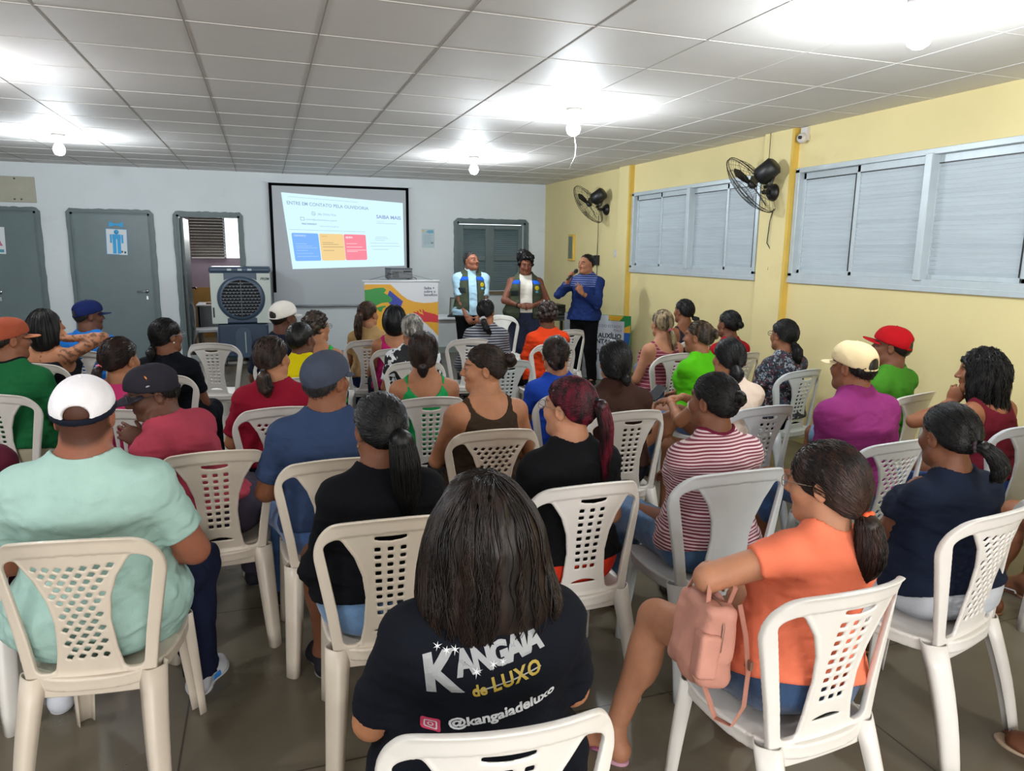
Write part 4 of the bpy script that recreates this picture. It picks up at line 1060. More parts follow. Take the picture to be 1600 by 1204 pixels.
        for sd in (1, -1):
            H, K, A = s.H[sd], s.K[sd], s.A[sd]
            F.add(f_cone(H, K, .088*g, .058*(.5+.5*g)), .04); F.add(f_cone(K, A, .054*(.5+.5*g), .035), .02)
            cd = nrm(A-K); bk = nrm(np.cross(cd, V3(1, 0, 0))); bk = bk if bk[1] < 0 else -bk
            F.add(f_ell(K+(A-K)*.3+bk*.016, (.048*(.5+.5*g), .048*(.5+.5*g), .10), None), .04)
            if s.feet != 'bare': s.foot(F, sd, False)
        return F
    def foot(s, F, sd, toes=True, e=0.):
        A = s.A[sd]; fd = nrm(s.FD[sd]); lat = nrm(np.cross(fd, V3(0, 0, 1)))*sd; dn = nrm(np.cross(lat*sd, fd)); dn = dn if dn[2] < 0 else -dn
        z = A+dn*(.055)
        heel = z-fd*.03; ball = z+fd*.125+lat*.006
        F.add(f_cone(A, heel+(-dn)*.012, .036+e, .034+e), .03)
        F.add(f_cone(A+fd*.02-dn*.0, ball-dn*.0, .034+e, .026+e), .03)
        F.add(f_ell(ball-fd*.02+dn*.006, np.array((.046+e, .055+e, .022+e)), np.stack([lat, fd, -dn], 1)), .02)
        F.add(f_cone(heel, ball, .030+e, .022+e), .03)
        if toes:
            for i, o in enumerate((-.030, -.012, .003, .017, .030)):
                b = ball+fd*(.022-.006*i)+lat*o+dn*.004; F.add(f_cone(b, b+fd*(.026-.002*i)+dn*.006, (.0125, .009, .0085, .008, .0075)[i], (.012, .0085, .008, .0075, .007)[i]), .006)
        s.fr = (heel, ball, fd, lat, dn)
        return s.fr
    def head_prims(s, F):
        h = s.hs; R = s.RH; u = s.up
        def E(c, r, k): F.add(f_ell(u(c), np.array(r)*h, R), k*h)
        def C(a, b, ra, rb, k): F.add(f_cone(u(a), u(b), ra*h, rb*h), k*h)
        m = s.sex == 'M'
        E((0, -.014, .034), (.074, .093, .083), .04)
        E((0, .026, -.022), (.061, .066, .082), .03)
        E((0, .034, -.072), (.050 if m else .045, .046, .036), .035)
        E((0, .076, -.094), (.020, .016, .015), .03)
        C((-.05, .0, -.060), (-.02, .06, -.088), .022, .02, .03); C((.05, .0, -.060), (.02, .06, -.088), .022, .02, .03)
        C((-.026, .078, .030), (.026, .078, .030), .014, .014, .02)
        for x in (-1, 1):
            F.sub(f_ell(u((x*.032, .101, .012)), np.array((.018, .014, .0125))*h, R), .018*h)
            E((x*.040, .060, -.022), (.026, .026, .024), .025)
            if s.face:
                E((x*.0315, .0795, .0125), (.0155, .0135, .0115), .004)     # lids
                F.sub(f_ell(u((x*.0315, .097, .0115)), np.array((.0125, .010, .0042))*h, R), .002*h)
        C((0, .088, .018), (0, .112, -.022), .0075, .0115, .012)
        E((-.0135, .098, -.026), (.0095, .011, .008), .008); E((.0135, .098, -.026), (.0095, .011, .008), .008)
        E((0, .0875, -.0465), (.024, .014, .0065), .006); E((0, .0860, -.0575), (.021, .014, .0078), .004)
        for x in (-1, 1):
            Re = R@rot(rz=-x*22, rx=-8)
            F.add(f_ell(u((x*.0785, -.012, -.004)), np.array((.0085, .019, .032))*h, Re), .006*h)
            F.sub(f_ell(u((x*.0875, -.008, .000)), np.array((.0065, .010, .018))*h, Re), .005*h)
    def make(s, loc, rz, label, group='people seated in rows facing the speakers', hair=None, shirt=None, pants=None, cap=None, shoes=None, glasses=None, extra=None, det=1.):
        root = empty('person', (*loc, 0) if len(loc) == 2 else loc, radians(rz)); tag(root, label, 'person', group)
        s.root = root; F = s.skin_field(); s.F = F
        parts = [F.auto(s.vox)]
        Fh = F.copy(); s.head_prims(Fh); s.Fh = Fh
        c = s.Hc; r = .145*s.hs
        lo = c-np.array([r, r, .17]); hi = c+np.array([r, r, .145]); lo[2] = max(lo[2], s.N[2]-.0)
        parts.append(Fh.mesh(lo, hi, s.hvox))
        for sd, arm in ((1, s.armR), (-1, s.armL)):
            G = Fld(); E, W = s.E[sd], s.W[sd]; q = W-(W-E)*.18
            G.add(f_cone(q, W, .028, .0245), .0)
            d, n = s.HD[sd]; o = arm[3] if (not isinstance(arm, str) and len(arm) > 3) else {}
            if o.get('none'): continue
            if 'hd' in o: d = nrm(o['hd'])
            hand_prims(G, W, d, n, sd, o.get('curl', 22), o.get('spread', 1.), .98 if s.sex == 'M' else .92, thumb=o.get('thumb'), curls=o.get('curls'))
            parts.append(G.auto(.0042 if det > .9 else .006, .01))
        if s.feet == 'bare':
            for sd in (1, -1):
                G = Fld(); A, K = s.A[sd], s.K[sd]; G.add(f_cone(A+(K-A)*.15, A, .037, .035), 0); s.foot(G, sd); parts.append(G.auto(.0045, .01))
        V, Q = join(parts)
        o = mesh_np('body', V, Q, skin_mat(s.skin), root)
        # pigment: lips, brows, shaved hair, tattoos
        q = (V-s.Hc)@s.RH/s.hs; C = np.ones((len(V), 4), F32)
        x, y, z = np.abs(q[:, 0]), q[:, 1], q[:, 2]
        lipm = np.clip(1.25-((x/.025)**2+((z+.052)/.0135)**2), 0, 1)*(y > .07)*(y < .12)
        C[:, :3] *= 1-lipm[:, None]*(1-np.array([1.0, .62, .62])) 
        brow = np.clip(1.4-(((x-.034)/.020)**2+((z-.0335+((x-.034)*.15))/.0055)**2), 0, 1)*(y > .05)*(y < .12)
        C[:, :3] *= (1-brow*.8)[:, None]
        if hair and hair.get('buzz'):
            b = np.clip((z-(.0+.45*y)+.045)/.02, 0, 1)*(y < .075)*(np.linalg.norm(q, axis=1) < .15)*hair['buzz']*(x < .0775)
            C[:, :3] *= (1-b)[:, None]
        if hair and hair.get('beard'):
            b = np.clip(1.3-((x/.032)**2+((z+.036)/.007)**2), 0, 1)*(y > .07); C[:, :3] *= (1-b*hair['beard'])[:, None]
        if extra and 'tattoo' in extra:
            E, W, S = [s.__dict__[n_][extra['tattoo']] for n_ in 'EWS']
            nz = wave(5, 90, 1.)(V[:, 0], V[:, 1], V[:, 2])+wave(9, 160, .6)(V[:, 0], V[:, 1], V[:, 2])
            near = np.minimum(f_cone(S, E, .065, .055)[0](*V.T), f_cone(E, W, .05, .035)[0](*V.T)) < 0
            C[:, :3] *= np.where(near & (nz > .15), .38, 1.)[:, None]
            bk = (np.abs(V[:, 0]-s.N[0]) < .006) & (V[:, 1] < s.N[1]) & (V[:, 2] < s.N[2]+.04) & (V[:, 2] > s.N[2]-.12) & (np.sin(V[:, 2]*220) > 0); C[bk, :3] *= .3
        ca = o.data.color_attributes.new('Col', 'FLOAT_COLOR', 'POINT'); ca.data.foreach_set('color', C.ravel())
        if s.face:
            for x in (-1, 1):
                b = MB(); b.sphere((0, 0, 0), .0122*s.hs, 16, 12)
                e = b.build('eye', mat('eye_white', '#d8d0c8', .25), root); e.location = s.up((x*.0315, .0795, .0115))
                gz = s.RH@nrm(s.gaze if hasattr(s, 'gaze') else (0, 1, 0)); ir = MB(); p = Vector(gz)*.0101*s.hs
                ir.sphere(p, .0062*s.hs, 12, 8); ir.build('iris', mat('iris', '#1c0f0a', .15), e)
        if shirt: s.mk_shirt(root, shirt)
        if pants: s.mk_pants(root, pants)
        if hair: s.mk_hair(root, hair, det)
        if cap: s.mk_cap(root, cap)
        if shoes: s.mk_shoes(root, shoes)
        if glasses: s.mk_glasses(root, glasses)
        return root
    def mk_shirt(s, root, o):
        e = o.get('ease', .010); F = Fld(); g = s.g; ag = 1+(g-1)*.75; m = s.sex == 'M'
        F.add(f_loft(s.P, s.R, s.L, s.tab, e*1.3), 0)
        if not m:
            for sd in (1, -1): F.add(f_ell(s.P+s.R@V3(sd*.075*g, .085*g, s.L*.63), (.062*g+e, .058*g+e, .065*g+e), s.R), .06)
        if o.get('hem', 0) < -.1:
            F.add(f_ell(s.P+V3(0, 0, -.01), (.165*g+e+.012, .125*g+e+.012, .10+e+.012)), .05)
            for sd in (1, -1): F.add(f_ell(s.H[sd]+V3(0, .03, .0), np.full(3, .088*g+e+.010)), .05)
        sl = o.get('sleeve', .55); n = o.get('neck', 'crew')
        for sd in (1, -1):
            S, E, W = s.S[sd], s.E[sd], s.W[sd]; d = nrm(E-S); La = np.linalg.norm(E-S)
            F.add(f_cone(s.N+s.R@V3(sd*.03, -.01, .03), S+s.R@V3(-sd*.02, -.005, .012), (.024 if m else .019)+e, (.034 if m else .027)+e), .05)
            if sl > 0:
                F.add(f_ell(S, np.full(3, (.055 if m else .047)*ag+e)), .06)
                fr = min(sl, 1.); end = S+(E-S)*fr; r0 = (.049 if m else .043)*ag+e; r1 = (.043 if m else .038)*ag+e+(.012*fr if sl <= 1 else 0)
                F.add(p_clip(f_cone(S, end+d*.03, r0, r1), [(end, d)] if sl <= 1 else []), .03)
                if sl > 1:
                    fr = sl-1; d2 = nrm(W-E); end = E+(W-E)*fr
                    F.add(f_ell(E+(W-E)*.22, np.full(3, .042*ag+e)), .03); F.add(p_clip(f_cone(E, end+d2*.03, .043*ag+e, .032+e), [(end, d2)]), .02)
        amp = o.get('fold', .0035)
        if amp:
            w1 = wave(o.get('seed', 3), 55, amp, (.3, .3, 1.8)); w2 = wave(o.get('seed', 3)+7, 120, amp*.35, (.4, .4, 1.5)); Nz = s.N[2]
            zc = s.P[2]+.05
            F.disp(lambda X, Y, Z: (w1(X, Y, Z)*np.clip(1.35-(Z-zc)/(s.L*.9), .35, 1.25)*np.clip((Nz-Z+.01)/.09, .05, 1)+w2(X, Y, Z)*np.clip((Nz-Z+.01)/.09, .05, 1)-(.012+.03*(g-1))*np.clip((zc+.09-Z)/.08, 0, 1)).astype(F32))
        gn = .6+.4*g; ny = (1 if m else .88)*gn
        base = {'crew': ((0, .012, .050), (.088*ny, .094*ny, .062)), 'scoop': ((0, .05, .02), (.098, .12, .07)), 'polo': ((0, .03, .055), (.076*ny, .085*ny, .050)),
                'tank': ((0, .0, -.02), (.098*gn, .16*gn, .105)), 'wide': ((0, .03, .035), (.11, .10, .05)), 'strap': ((0, .0, -.035), (.100, .2, .105)), 'v': ((0, .06, .03), (.07, .11, .09)), 'off': ((0, 0, -.01), (.26, .2, .13))}[n]
        F.sub(f_ell(s.N+s.R@V3(*base[0]), base[1], s.R), .006)
        if sl == 0:
            for sd in (1, -1):
                w = o.get('hole', 1.)
                F.sub(f_ell(s.S[sd]+s.R@V3(sd*.030, 0, -.015), np.array((.062*w, .14, .105))*(.7+.3*g), s.R), .006)
        hem = s.P+s.R@V3(0, 0, o.get('hem', -.06)*s.L); F.cut(f_plane(hem, -s.R[:, 2]+V3(0, -.25 if not s.stand else 0, 0)), .004)
        h = o.get('vox', s.vox*.8); V, Q = F.auto(h)
        ob = mesh_np(o.get('name', 'shirt'), V, Q, cloth_mat(o['c']), root); s.SF = F; s.shirt_ob = ob
        if n == 'polo':
            G = Fld(); G.add(f_loft(s.P, s.R, s.L, s.tab, 0), 0)
            C0 = s.N+s.R@V3(0, .004, .0); G = Fld(); rr = .066 if m else .056
            G.add(p_clip(f_cone(C0-s.R@V3(0, 0, .02), C0+s.R@V3(0, .004, .045), rr+.014, rr), [(C0+s.R@V3(0, 0, .036), s.R[:, 2]), (C0-s.R@V3(0, 0, .006), -s.R[:, 2])], .002), 0)
            G.sub(f_cone(C0-s.R@V3(0, 0, .06), C0+s.R@V3(0, .004, .07), rr+.004, rr-.006), .002)
            G.sub(f_ell(C0+s.R@V3(0, .075, .02), (.026, .05, .05), s.R), .004)
            mesh_np('collar', *G.auto(.0045), cloth_mat(o.get('cc', o['c'])), root)
        elif o.get('trim'):
            G = F.copy(); G.add(f_ell(s.N, (.001,)*3), 0)
            el = base; Fi = Fld(); cen = s.N+s.R@V3(*el[0])
            f1 = f_ell(cen, np.array(el[1])+.009, s.R); F2 = Fld(); F2.ops = [q for q in F.ops]; F2.ops = F2.ops+[('c', f1, .002), ('d', (lambda X, Y, Z: F32(-.0015)+0*X*Y*Z, None, None), 0)]
            lo, hi = cen-np.array(el[1]).max()-.02, cen+np.array(el[1]).max()+.02
            mesh_np('neckband', *F2.mesh(lo, hi, .0045), cloth_mat(o['trim']), root)
    def mk_pants(s, root, o):
        e = o.get('ease', .014); kind = o.get('len', 'long'); g = s.g; F = Fld()
        F.add(f_ell(s.P+V3(0, .0, -.01), (.165*g+e, .125*g+e, .10+e)), 0.05)
        F.add(f_loft(s.P, s.R, s.L, s.tab, e), .0)
        fr = {'long': 2, 'knee': 1., 'short': .55, 'mid': .8, 'capri': 1.6}.get(kind, kind)
        for sd in (1, -1):
            H, K, A = s.H[sd], s.K[sd], s.A[sd]; d = nrm(K-H)
            f1 = min(fr, 1); end = H+(K-H)*f1; r1 = .088*g+(.058*(.5+.5*g)-.088*g)*f1
            F.add(p_clip(f_cone(H, end+d*.04, .088*g+e, r1+e+.004), [(end, d)] if fr <= 1 else []), .04)
            if fr > 1:
                cd = nrm(A-K); bk = nrm(np.cross(cd, V3(1, 0, 0))); bk = bk if bk[1] < 0 else -bk
                F.add(f_ell(K+(A-K)*.3+bk*.016, (.048*(.5+.5*g)+e, .048*(.5+.5*g)+e, .10+e), None), .04)
                d2 = nrm(A-K); end = K+(A-K)*(fr-1) if fr < 2 else A+d2*.015; fl = o.get('flare', 0.)
                F.add(p_clip(f_cone(K, end+d2*.03, .058*(.5+.5*g)+e+.004, .046+e+fl), [(end, d2)]), .03)
        a = o.get('fold', .0025); w1 = wave(11, 60, a, (.5, 1.6, 1)); hy_ = s.hip+.10 if not s.stand else 9
        zt_ = s.P[2]
        F.disp((lambda X, Y, Z: (w1(X, Y, Z)*np.clip((Y-F32(hy_))/.06+Z*0, 0, 1)).astype(F32)) if not s.stand else (lambda X, Y, Z: (w1(X, Y, Z)*np.clip((F32(zt_-.05)-Z)/.06+X*0+Y*0, 0, 1)).astype(F32)))
        wz = s.P+s.R@V3(0, 0, s.L*o.get('top', .10)); F.cut(f_plane(wz, s.R[:, 2]), .003)
        mesh_np(o.get('name', 'trousers' if fr > 1 else 'shorts'), *F.auto(o.get('vox', s.vox*.9)), cloth_mat(o['c']), root)
    def mk_shoes(s, root, o):
        for sd in (1, -1):
            if o['kind'] == 'shoe':
                F = Fld(); heel, ball, fd, lat, dn = s.foot(F, sd, False, .006)
                F.add(f_cone(ball-dn*.0, ball+fd*.035+dn*.004, .028, .024), .02)
                F.cut(f_plane(s.A[sd]-dn*.0, -dn+V3(0, 0, 0)), .004)
                sh = mesh_np('shoe', *F.auto(.0055), cloth_mat(o['c'], .6), root)
                so = Fld(); R = np.stack([lat, fd, -dn], 1); cc = (heel+ball)/2+fd*.018+dn*.027
                so.add(f_ell(cc+fd*.06, (.047, .075, .04), R), 0).add(f_ell(cc-fd*.07, (.038, .055, .04), R), .05); pl = cc
                so.cut(f_plane(pl-dn*.011, -dn), .003).cut(f_plane(pl+dn*.011, dn), .003)
                mesh_np('sole', *so.auto(.005), mat('sole_'+o.get('sc', '#e8e8e8'), o.get('sc', '#e8e8e8'), .6), sh)
                if o.get('stripe'):
                    st = F.copy(); st.disp(lambda X, Y, Z: F32(-.0025)+0*X*Y*Z); a = heel+(ball-heel)*.35
                    st.cut(f_plane(a+dn*.0, -fd)).cut(f_plane(a+fd*.045, fd)).cut(f_plane(a-dn*.012, dn*-1)).cut(f_plane(a+dn*.014, dn))
                    mesh_np('stripe', *st.auto(.005), mat('shoe_blue', '#2f86d6', .5), sh)
            else:
                F = Fld(); heel, ball, fd, lat, dn = s.foot(F, sd, True)
                so = Fld(); R = np.stack([lat, fd, -dn], 1); cc = (heel+ball)/2+fd*.015+dn*.026
                so.add(f_ell(cc+fd*.065, (.046, .075, .04), R), 0).add(f_ell(cc-fd*.075, (.036, .055, .04), R), .05)
                so.cut(f_plane(cc-dn*.007, -dn), .002).cut(f_plane(cc+dn*.009, dn), .002)
                sn = mesh_np('sandal', *so.auto(.0045), mat('sandal_'+o['c'], o['c'], .6), root)
                mb = MB(); top = ball-dn*.028
                p0 = ball+fd*.030-lat*.02*1+dn*.004
                for q in (1, -1):
                    pts = []
                    for i in range(9):
                        t = i/8; p = p0*(1-t)+(heel+fd*.055+lat*q*.042+dn*.010)*t; 
                        for _ in range(3):
                            dv = float(F.at(p[None])[0]); gr = F.grad(p[None])[0]; 
                            if 0 < t < .9: p = p-gr*(dv-.003)
                        pts.append(p)
                    mb.tube(pts, .0045, 6)
                mb.build('strap', mat('strap_'+o.get('sc', o['c']), o.get('sc', o['c']), .45), sn)
    def mk_glasses(s, root, c):
        mb = MB(); u = s.up
        for x in (-1, 1):
            mb.tube([u((x*.034+.024*cos(a)*(1), .107-.012*abs(.0)+.0, .010+.018*sin(a))) for a in np.linspace(0, 2*pi, 16, endpoint=False)], .0016*s.hs, 6, closed=True)
            mb.tube([u((x*.058, .104, .016)), u((x*.074, .08, .016)), u((x*.083, .03, .014)), u((x*.084, -.015, .012)), u((x*.080, -.035, -.008))], .0017, 6)
        mb.tube([u((-.010, .109, .013)), u((0, .113, .015)), u((.010, .109, .013))], .0016, 6)
        g = mb.build('eyeglasses', mat('glasses_'+c, c, .3, metal=.3), root)
        for x in (-1, 1):
            l = MB(); ring = [u((x*.034+.023*cos(a), .107, .010+.017*sin(a))) for a in np.linspace(0, 2*pi, 16, endpoint=False)]
            l.add(ring, [tuple(range(16))])
            l.build('lens', mat('lens_glass', '#dfe8ea', .05, alpha=.18), g, recalc=False)
    def mk_cap(s, root, o):
        R = s.RH@rot(rx=o.get('tilt', 0), rz=o.get('turn', 0)); h = s.hs*1.0; cc = s.up((0, -.010, .034))
        w = lambda v: cc+R@(np.asarray(v, float)*h)
        F = Fld(); F.add(f_ell(w((0, -.002, .006)), np.array((.091, .111, .094))*h, R), 0)
        F.add(f_ell(w((0, .045, .022)), np.array((.072, .060, .066))*h, R), .04)
        F.cut(f_plane(w((0, 0, -.012)), R@V3(0, .26, -1)), .003)
        F.sub(f_ell(w((0, 0, -.02)), np.array((.080, .098, .095))*h, R), .002)
        if o.get('hole', True): F.sub(f_ell(w((0, -.105, -.006)), np.array((.040, .04, .032))*h, R), .003)
        wv = wave(4, 55, .0012); F.disp(wv)
        c = mesh_np('cap', *F.auto(.0055), cloth_mat(o['c']), root)
        B = Fld(); bt = radians(o.get('bt', 12))
        Rb = R@rot(rx=-o.get('bt', 12))
        B.add(f_ell(w((0, .100, -.012)), np.array((.078, .088, .030))*h, Rb), 0)
        n = Rb[:, 2]; c0 = w((0, .100, .008))
        # curved bill: thin shell between two offset cylinders
        def bill(X, Y, Z):
            px, py, pz = X-F32(w((0, .06, -.004))[0]), Y-F32(w((0, .06, -.004))[1]), Z-F32(w((0, .06, -.004))[2])
            q = [px*F32(Rb[0, i])+py*F32(Rb[1, i])+pz*F32(Rb[2, i]) for i in range(3)]
            pl = np.sqrt((q[0]/(.078*h))**2+((q[1]-.0)/(.122*h))**2)-1
            sh = np.abs(q[2]+2.2*q[0]**2)-.0028
            return np.maximum(np.maximum(pl*.07, sh), -q[1]).astype(F32)
        B = Fld(); cB = w((0, .10, -.01)); B.add((bill, cB-.15, cB+.15), 0)
        mesh_np('brim', *B.auto(.004), cloth_mat(o.get('bc', o['c'])), c)
        bt_ = MB(); bt_.sphere(w((0, 0, .100)), .007, 10, 6, (1, 1, .6)); bt_.build('button', cloth_mat(o['c']), c)
        if o.get('band') or o.get('hole', True):
            S = Fld(); S.add(f_ell(w((0, -.002, .006)), np.array((.0955, .1155, .0975))*h, R), 0)
            S.cut(f_plane(w((0, 0, -.013)), R@V3(0, .26, -1)), .002).cut(f_plane(w((0, 0, .010 if o.get('band') else .001)), R@V3(0, -.26, 1)), .002)
            S.sub(f_ell(w((0, 0, -.02)), np.array((.083, .101, .098))*h, R), .002)
            if not o.get('band'): S.cut(f_plane(w((0, -.085, 0)), R[:, 1]), .002)
            mesh_np('strap', *S.auto(.005), cloth_mat(o.get('band') or o['c']), c)
        s.capw = w; s.capR = R
        return c
    # hair
    def mk_hair(s, root, o, det):
        st = o['style']; col = o.get('c', '#0c0908'); u = s.up; h = s.hs; R = s.RH; rs = np.random.RandomState(o.get('seed', 1))
        if st == 'none': return
        th = o.get('th', .010); F = Fld(); M = hair_mat(col, o.get('c2'))
        if st == 'short': th = o.get('th', .006)
        F.add(f_ell(u((0, -.014, .036)), np.array((.074+th, .093+th, .083+th))*h, R), 0)
        F.add(f_ell(u((0, -.045, .005)), np.array((.062+th*.8, .060+th*.8, .070))*h, R), .03)
        sl = o.get('slope', .72); z0 = o.get('line', .012)
        n = R@nrm((0, sl, -1))
        # temple / face opening
        extra = []
        for c, r in o.get('blobs', []): F.add(f_ell(u(c), np.array(r)*h, R), .03)
        if st in ('short', 'pony', 'bun', 'crop'):
            F.cut(f_plane(u((0, 0, z0)), n), .008)
            for x in (-1, 1): F.sub(f_ell(u((x*.085, -.008, -.008)), np.array((.02, .026, .036))*h, R), .008)
        elif st == 'long':
            F.add(f_ell(u((0, -.03, -.02)), np.array((.088+th, .095+th, .12))*h, R), .03)
            F.sub(f_ell(u((0, .105, -.045)), np.array((.068, .085, .105))*h, R), .02)
        elif st == 'curly':
            F.sub(f_ell(u((0, .105, -.03)), np.array((.066, .075, .085))*h, R), .02)
            F.cut(f_plane(u((0, 0, z0-.03)), n), .01); F.sub(f_ell(u((0, .11, .0)), np.array((.06, .05, .06))*h, R), .01)
        lump = o.get('lump', .005 if st == 'curly' else .0016)
        ws = wave(o.get('seed', 1), 110, lump, (1, .3, .3)); F.disp(ws)
        if st == 'curly':
            for i in range(o.get('n', 90)):
                v = rs.normal(size=3); v /= np.linalg.norm(v); p = v*np.array((.08+th, .098+th, .09+th))+np.array((0, -.014, .036))
                if p[1] > .055 and p[2] < .085: continue
                if p[2] < -.02+.5*p[1]: continue
                F.add(f_ell(u(p), np.full(3, (.014+.012*rs.rand())*h*o.get('cs', 1))), .008)
        tie = u(o.get('tie', (0, -.112, .0)))
        paths = []; up = V3(0, 0, 1)
        nst = int(o.get('ns', 420)*det); rad = o.get('sr', .0015)
        def surf(P, off):
            for _ in range(2):
                d = F.at(P); g = F.grad(P); P = P-g*np.clip(d-off, -.03, .03)[:, None]
            return P
        F0 = F
        if st in ('pony', 'bun') and nst:
            # scalp strands combed to the tie
            m = int(nst); v = rs.normal(size=(m*3, 3)); v /= np.linalg.norm(v, axis=1, keepdims=True)
            p = v*np.array((.082, .10, .09))+np.array((0, -.014, .036))
            keep = (p[:, 2] > z0+sl*p[:, 1]+.004) ; p = p[keep][:m]
            # start at hairline: push outwards away from tie
            P0 = np.array([u(q) for q in p]); P = surf(P0, .0005); K = 9; pth = [P]
            for i in range(1, K):
                Q_ = P0+(tie-P0)*(i/(K-1))*.96; Q_ = Q_+(Q_-s.up((0, 0, .01)))*.5
                pth.append(surf(Q_, .0008+.0015*rs.rand(len(Q_))))
            paths.append((np.stack(pth, 1), rad))
        if st == 'pony' or o.get('tail'):
            T = [tie]+[tie+V3(*q) for q in o.get('tail', [(0, -.03, -.01), (0, -.045, -.08), (0, -.04, -.16), (0, -.04, -.24)])]
            rr = o.get('tr', [.016, .026, .028, .022, .008])
            for a, b, ra, rb in zip(T[:-1], T[1:], rr[:-1], rr[1:]): F.add(f_cone(a, b, ra, rb), .012)
            T = np.array(T); m = int(nst*o.get('tn', 1.)); K = 16
            tt = np.linspace(0, len(T)-1, K); C = np.stack([np.interp(tt, range(len(T)), T[:, i]) for i in range(3)], 1); C[1:-1] = (C[:-2]+C[1:-1]*2+C[2:])/4
            RR = np.interp(tt, range(len(T)), rr)
            a = rs.rand(m)*2*pi; q = .75+.35*rs.rand(m); dirs = np.stack([np.cos(a), np.sin(a), np.zeros(m)], 1)
            tan = nrm(C[-1]-C[0]); X_ = nrm(np.cross(tan, V3(.2, 1, .1))); Y_ = np.cross(tan, X_)
            W3 = np.cos(a)[:, None]*X_+np.sin(a)[:, None]*Y_
            wv = o.get('wavy', .003); ph = rs.rand(m)*6; ln = .75+.35*rs.rand(m)
            RRm = RR*1.05; RRm[-3:] = np.maximum(RRm[-3:], o.get('flare', .012))
            pt = C[None]+W3[:, None, :]*(RRm[None, :]*q[:, None])[..., None]+wv*np.sin(np.arange(K)*.9+ph[:, None])[..., None]*W3[:, None, ::-1]
            ext = (C[-1]-C[-2]); pt = pt+(np.linspace(0, 1, K)**3)[None, :, None]*(ln-1)[:, None, None]*4*ext*1.0
            paths.append((pt, rad))
        if st == 'bun':
            c, r = o.get('bun', ((0, -.125, .02), .036)); c = u(c)
            F.add(f_ell(c, (r, r*.9, r*.9)), .008)
            for i in range(7):
                a = rs.rand()*6.28; F.add(f_ell(c+r*.75*V3(cos(a), -.3, sin(a)), np.full(3, r*.45)), .004)
            m = int(nst*.5); K = 12; ax = nrm(c-s.up((0, 0, .02))); X_ = nrm(np.cross(ax, V3(0, .1, 1))); Y_ = np.cross(ax, X_)
            a0 = rs.rand(m)*6.28; rr = r*(.4+.65*rs.rand(m)); dz = (rs.rand(m)-.3)*r
            A = a0[:, None]+np.linspace(0, 2.6, K)[None]
            pt = c+(np.cos(A)[..., None]*X_+np.sin(A)[..., None]*Y_)*rr[:, None, None]+ax*(np.sqrt(np.maximum(0, r*r*1.05-rr**2))[:, None, None]*np.sign(dz)[:, None, None])
            paths.append((pt, rad*1.2))
        if st == 'long':
            # curtain over neck and back
            for c, r in o['mass']: F.add(f_ell(s.Hc+V3(*c), r), .04)
            m = int(nst*2); K = 22; a = rs.rand(m)*2*pi; Lh = o.get('len', .30)*(.82+.3*rs.rand(m)); crown = u((o.get('part', .0), .02, .12))
            P = crown+R@V3(0, 0, 0)+np.stack([.055*np.sqrt(rs.rand(m))*np.cos(a), .07*np.sqrt(rs.rand(m))*np.sin(a), 0*a], 1)@R.T
            P = surf(P, .0005); pth = [P]; ccent = u((0, -.01, .0)); od = rs.rand(m)*.004
            vel = None; wv = o.get('wavy', .0); ph = rs.rand(m)*6
            for i in range(1, K):
                g = F.grad(P); dn = V3(0, 0, -1)*1.+(P-ccent)*np.array((1.5, 1.5, 0)); t = dn-g*(np.sum(g*dn, 1, keepdims=True)); t /= np.linalg.norm(t, axis=1, keepdims=True)+1e-6
                if vel is not None: t = t*.7+vel*.3
                vel = t; P = P+t*(Lh/K)[:, None]*1.15
                d = F.at(P); push = np.where(P[:, 2] > s.Hc[2]-.06, d-od-.001, np.minimum(d-.001-od, 0)+np.maximum(d-.02, 0)*.5)
                P = P-F.grad(P)*np.clip(push, -.02, .02)[:, None]
                if wv: P = P+wv*(.4+2.2*(i/K)**2)*np.sin(i*1.1+ph)[:, None]*np.cross(t, F.grad(P))
                pth.append(P)
            pth = np.stack(pth, 1)
            # keep strands off the face
            q = (pth.reshape(-1, 3)-s.Hc)@R/h; q = q.reshape(pth.shape); bad = ((q[..., 1] > .055) & (q[..., 2] < .055) & (np.abs(q[..., 0]) < .066)).any(1)
            paths.append((pth[~bad], rad))
        if st in ('short', 'crop', 'curly') and nst:
            m = int(nst*(1 if st != 'curly' else 1.5)); v = rs.normal(size=(m*3, 3)); v /= np.linalg.norm(v, axis=1, keepdims=True)
            p = v*np.array((.085, .10, .095))+np.array((0, -.014, .036)); keep = (p[:, 2] > z0+sl*p[:, 1]+.008) & ((p[:, 2] < .012) if o.get('under') else True)
            if st == 'curly': keep = (p[:, 2] > z0-.01+.5*p[:, 1]) & ~((p[:, 1] > .05) & (p[:, 2] < .085))
            P = surf(np.array([u(q) for q in p[keep][:m]]), -.001); g = F.grad(P)
            if st == 'curly':
                K = 10; t = rs.normal(size=P.shape); t = np.cross(t, g); t /= np.linalg.norm(t, axis=1, keepdims=True); b = np.cross(g, t); cr = .007*o.get('cs', 1)
                A = np.linspace(0, 7, K)[None]+rs.rand(len(P))[:, None]*6
                pt = P[:, None]+g[:, None]*(np.linspace(0, .016*o.get('cs', 1), K)[None, :, None])+cr*(np.cos(A)[..., None]*t[:, None]+np.sin(A)[..., None]*b[:, None])
            else:
                K = 5; fl = V3(0, -.3, -1)@np.eye(3); t = fl-g*(g@fl)[:, None]; t /= np.linalg.norm(t, axis=1, keepdims=True)+1e-6
                top = np.clip((P[:, 2]-s.Hc[2]-.06)/.04, 0, 1)[:, None]; t = t*(1-top)+(R@V3(.3, -1, 0))*top
                sl_ = o.get('sl', .018); k_ = np.linspace(0, 1, K)[None, :, None]
                pt = P[:, None]+t[:, None]*k_*sl_+g[:, None]*(k_*.004+.001)
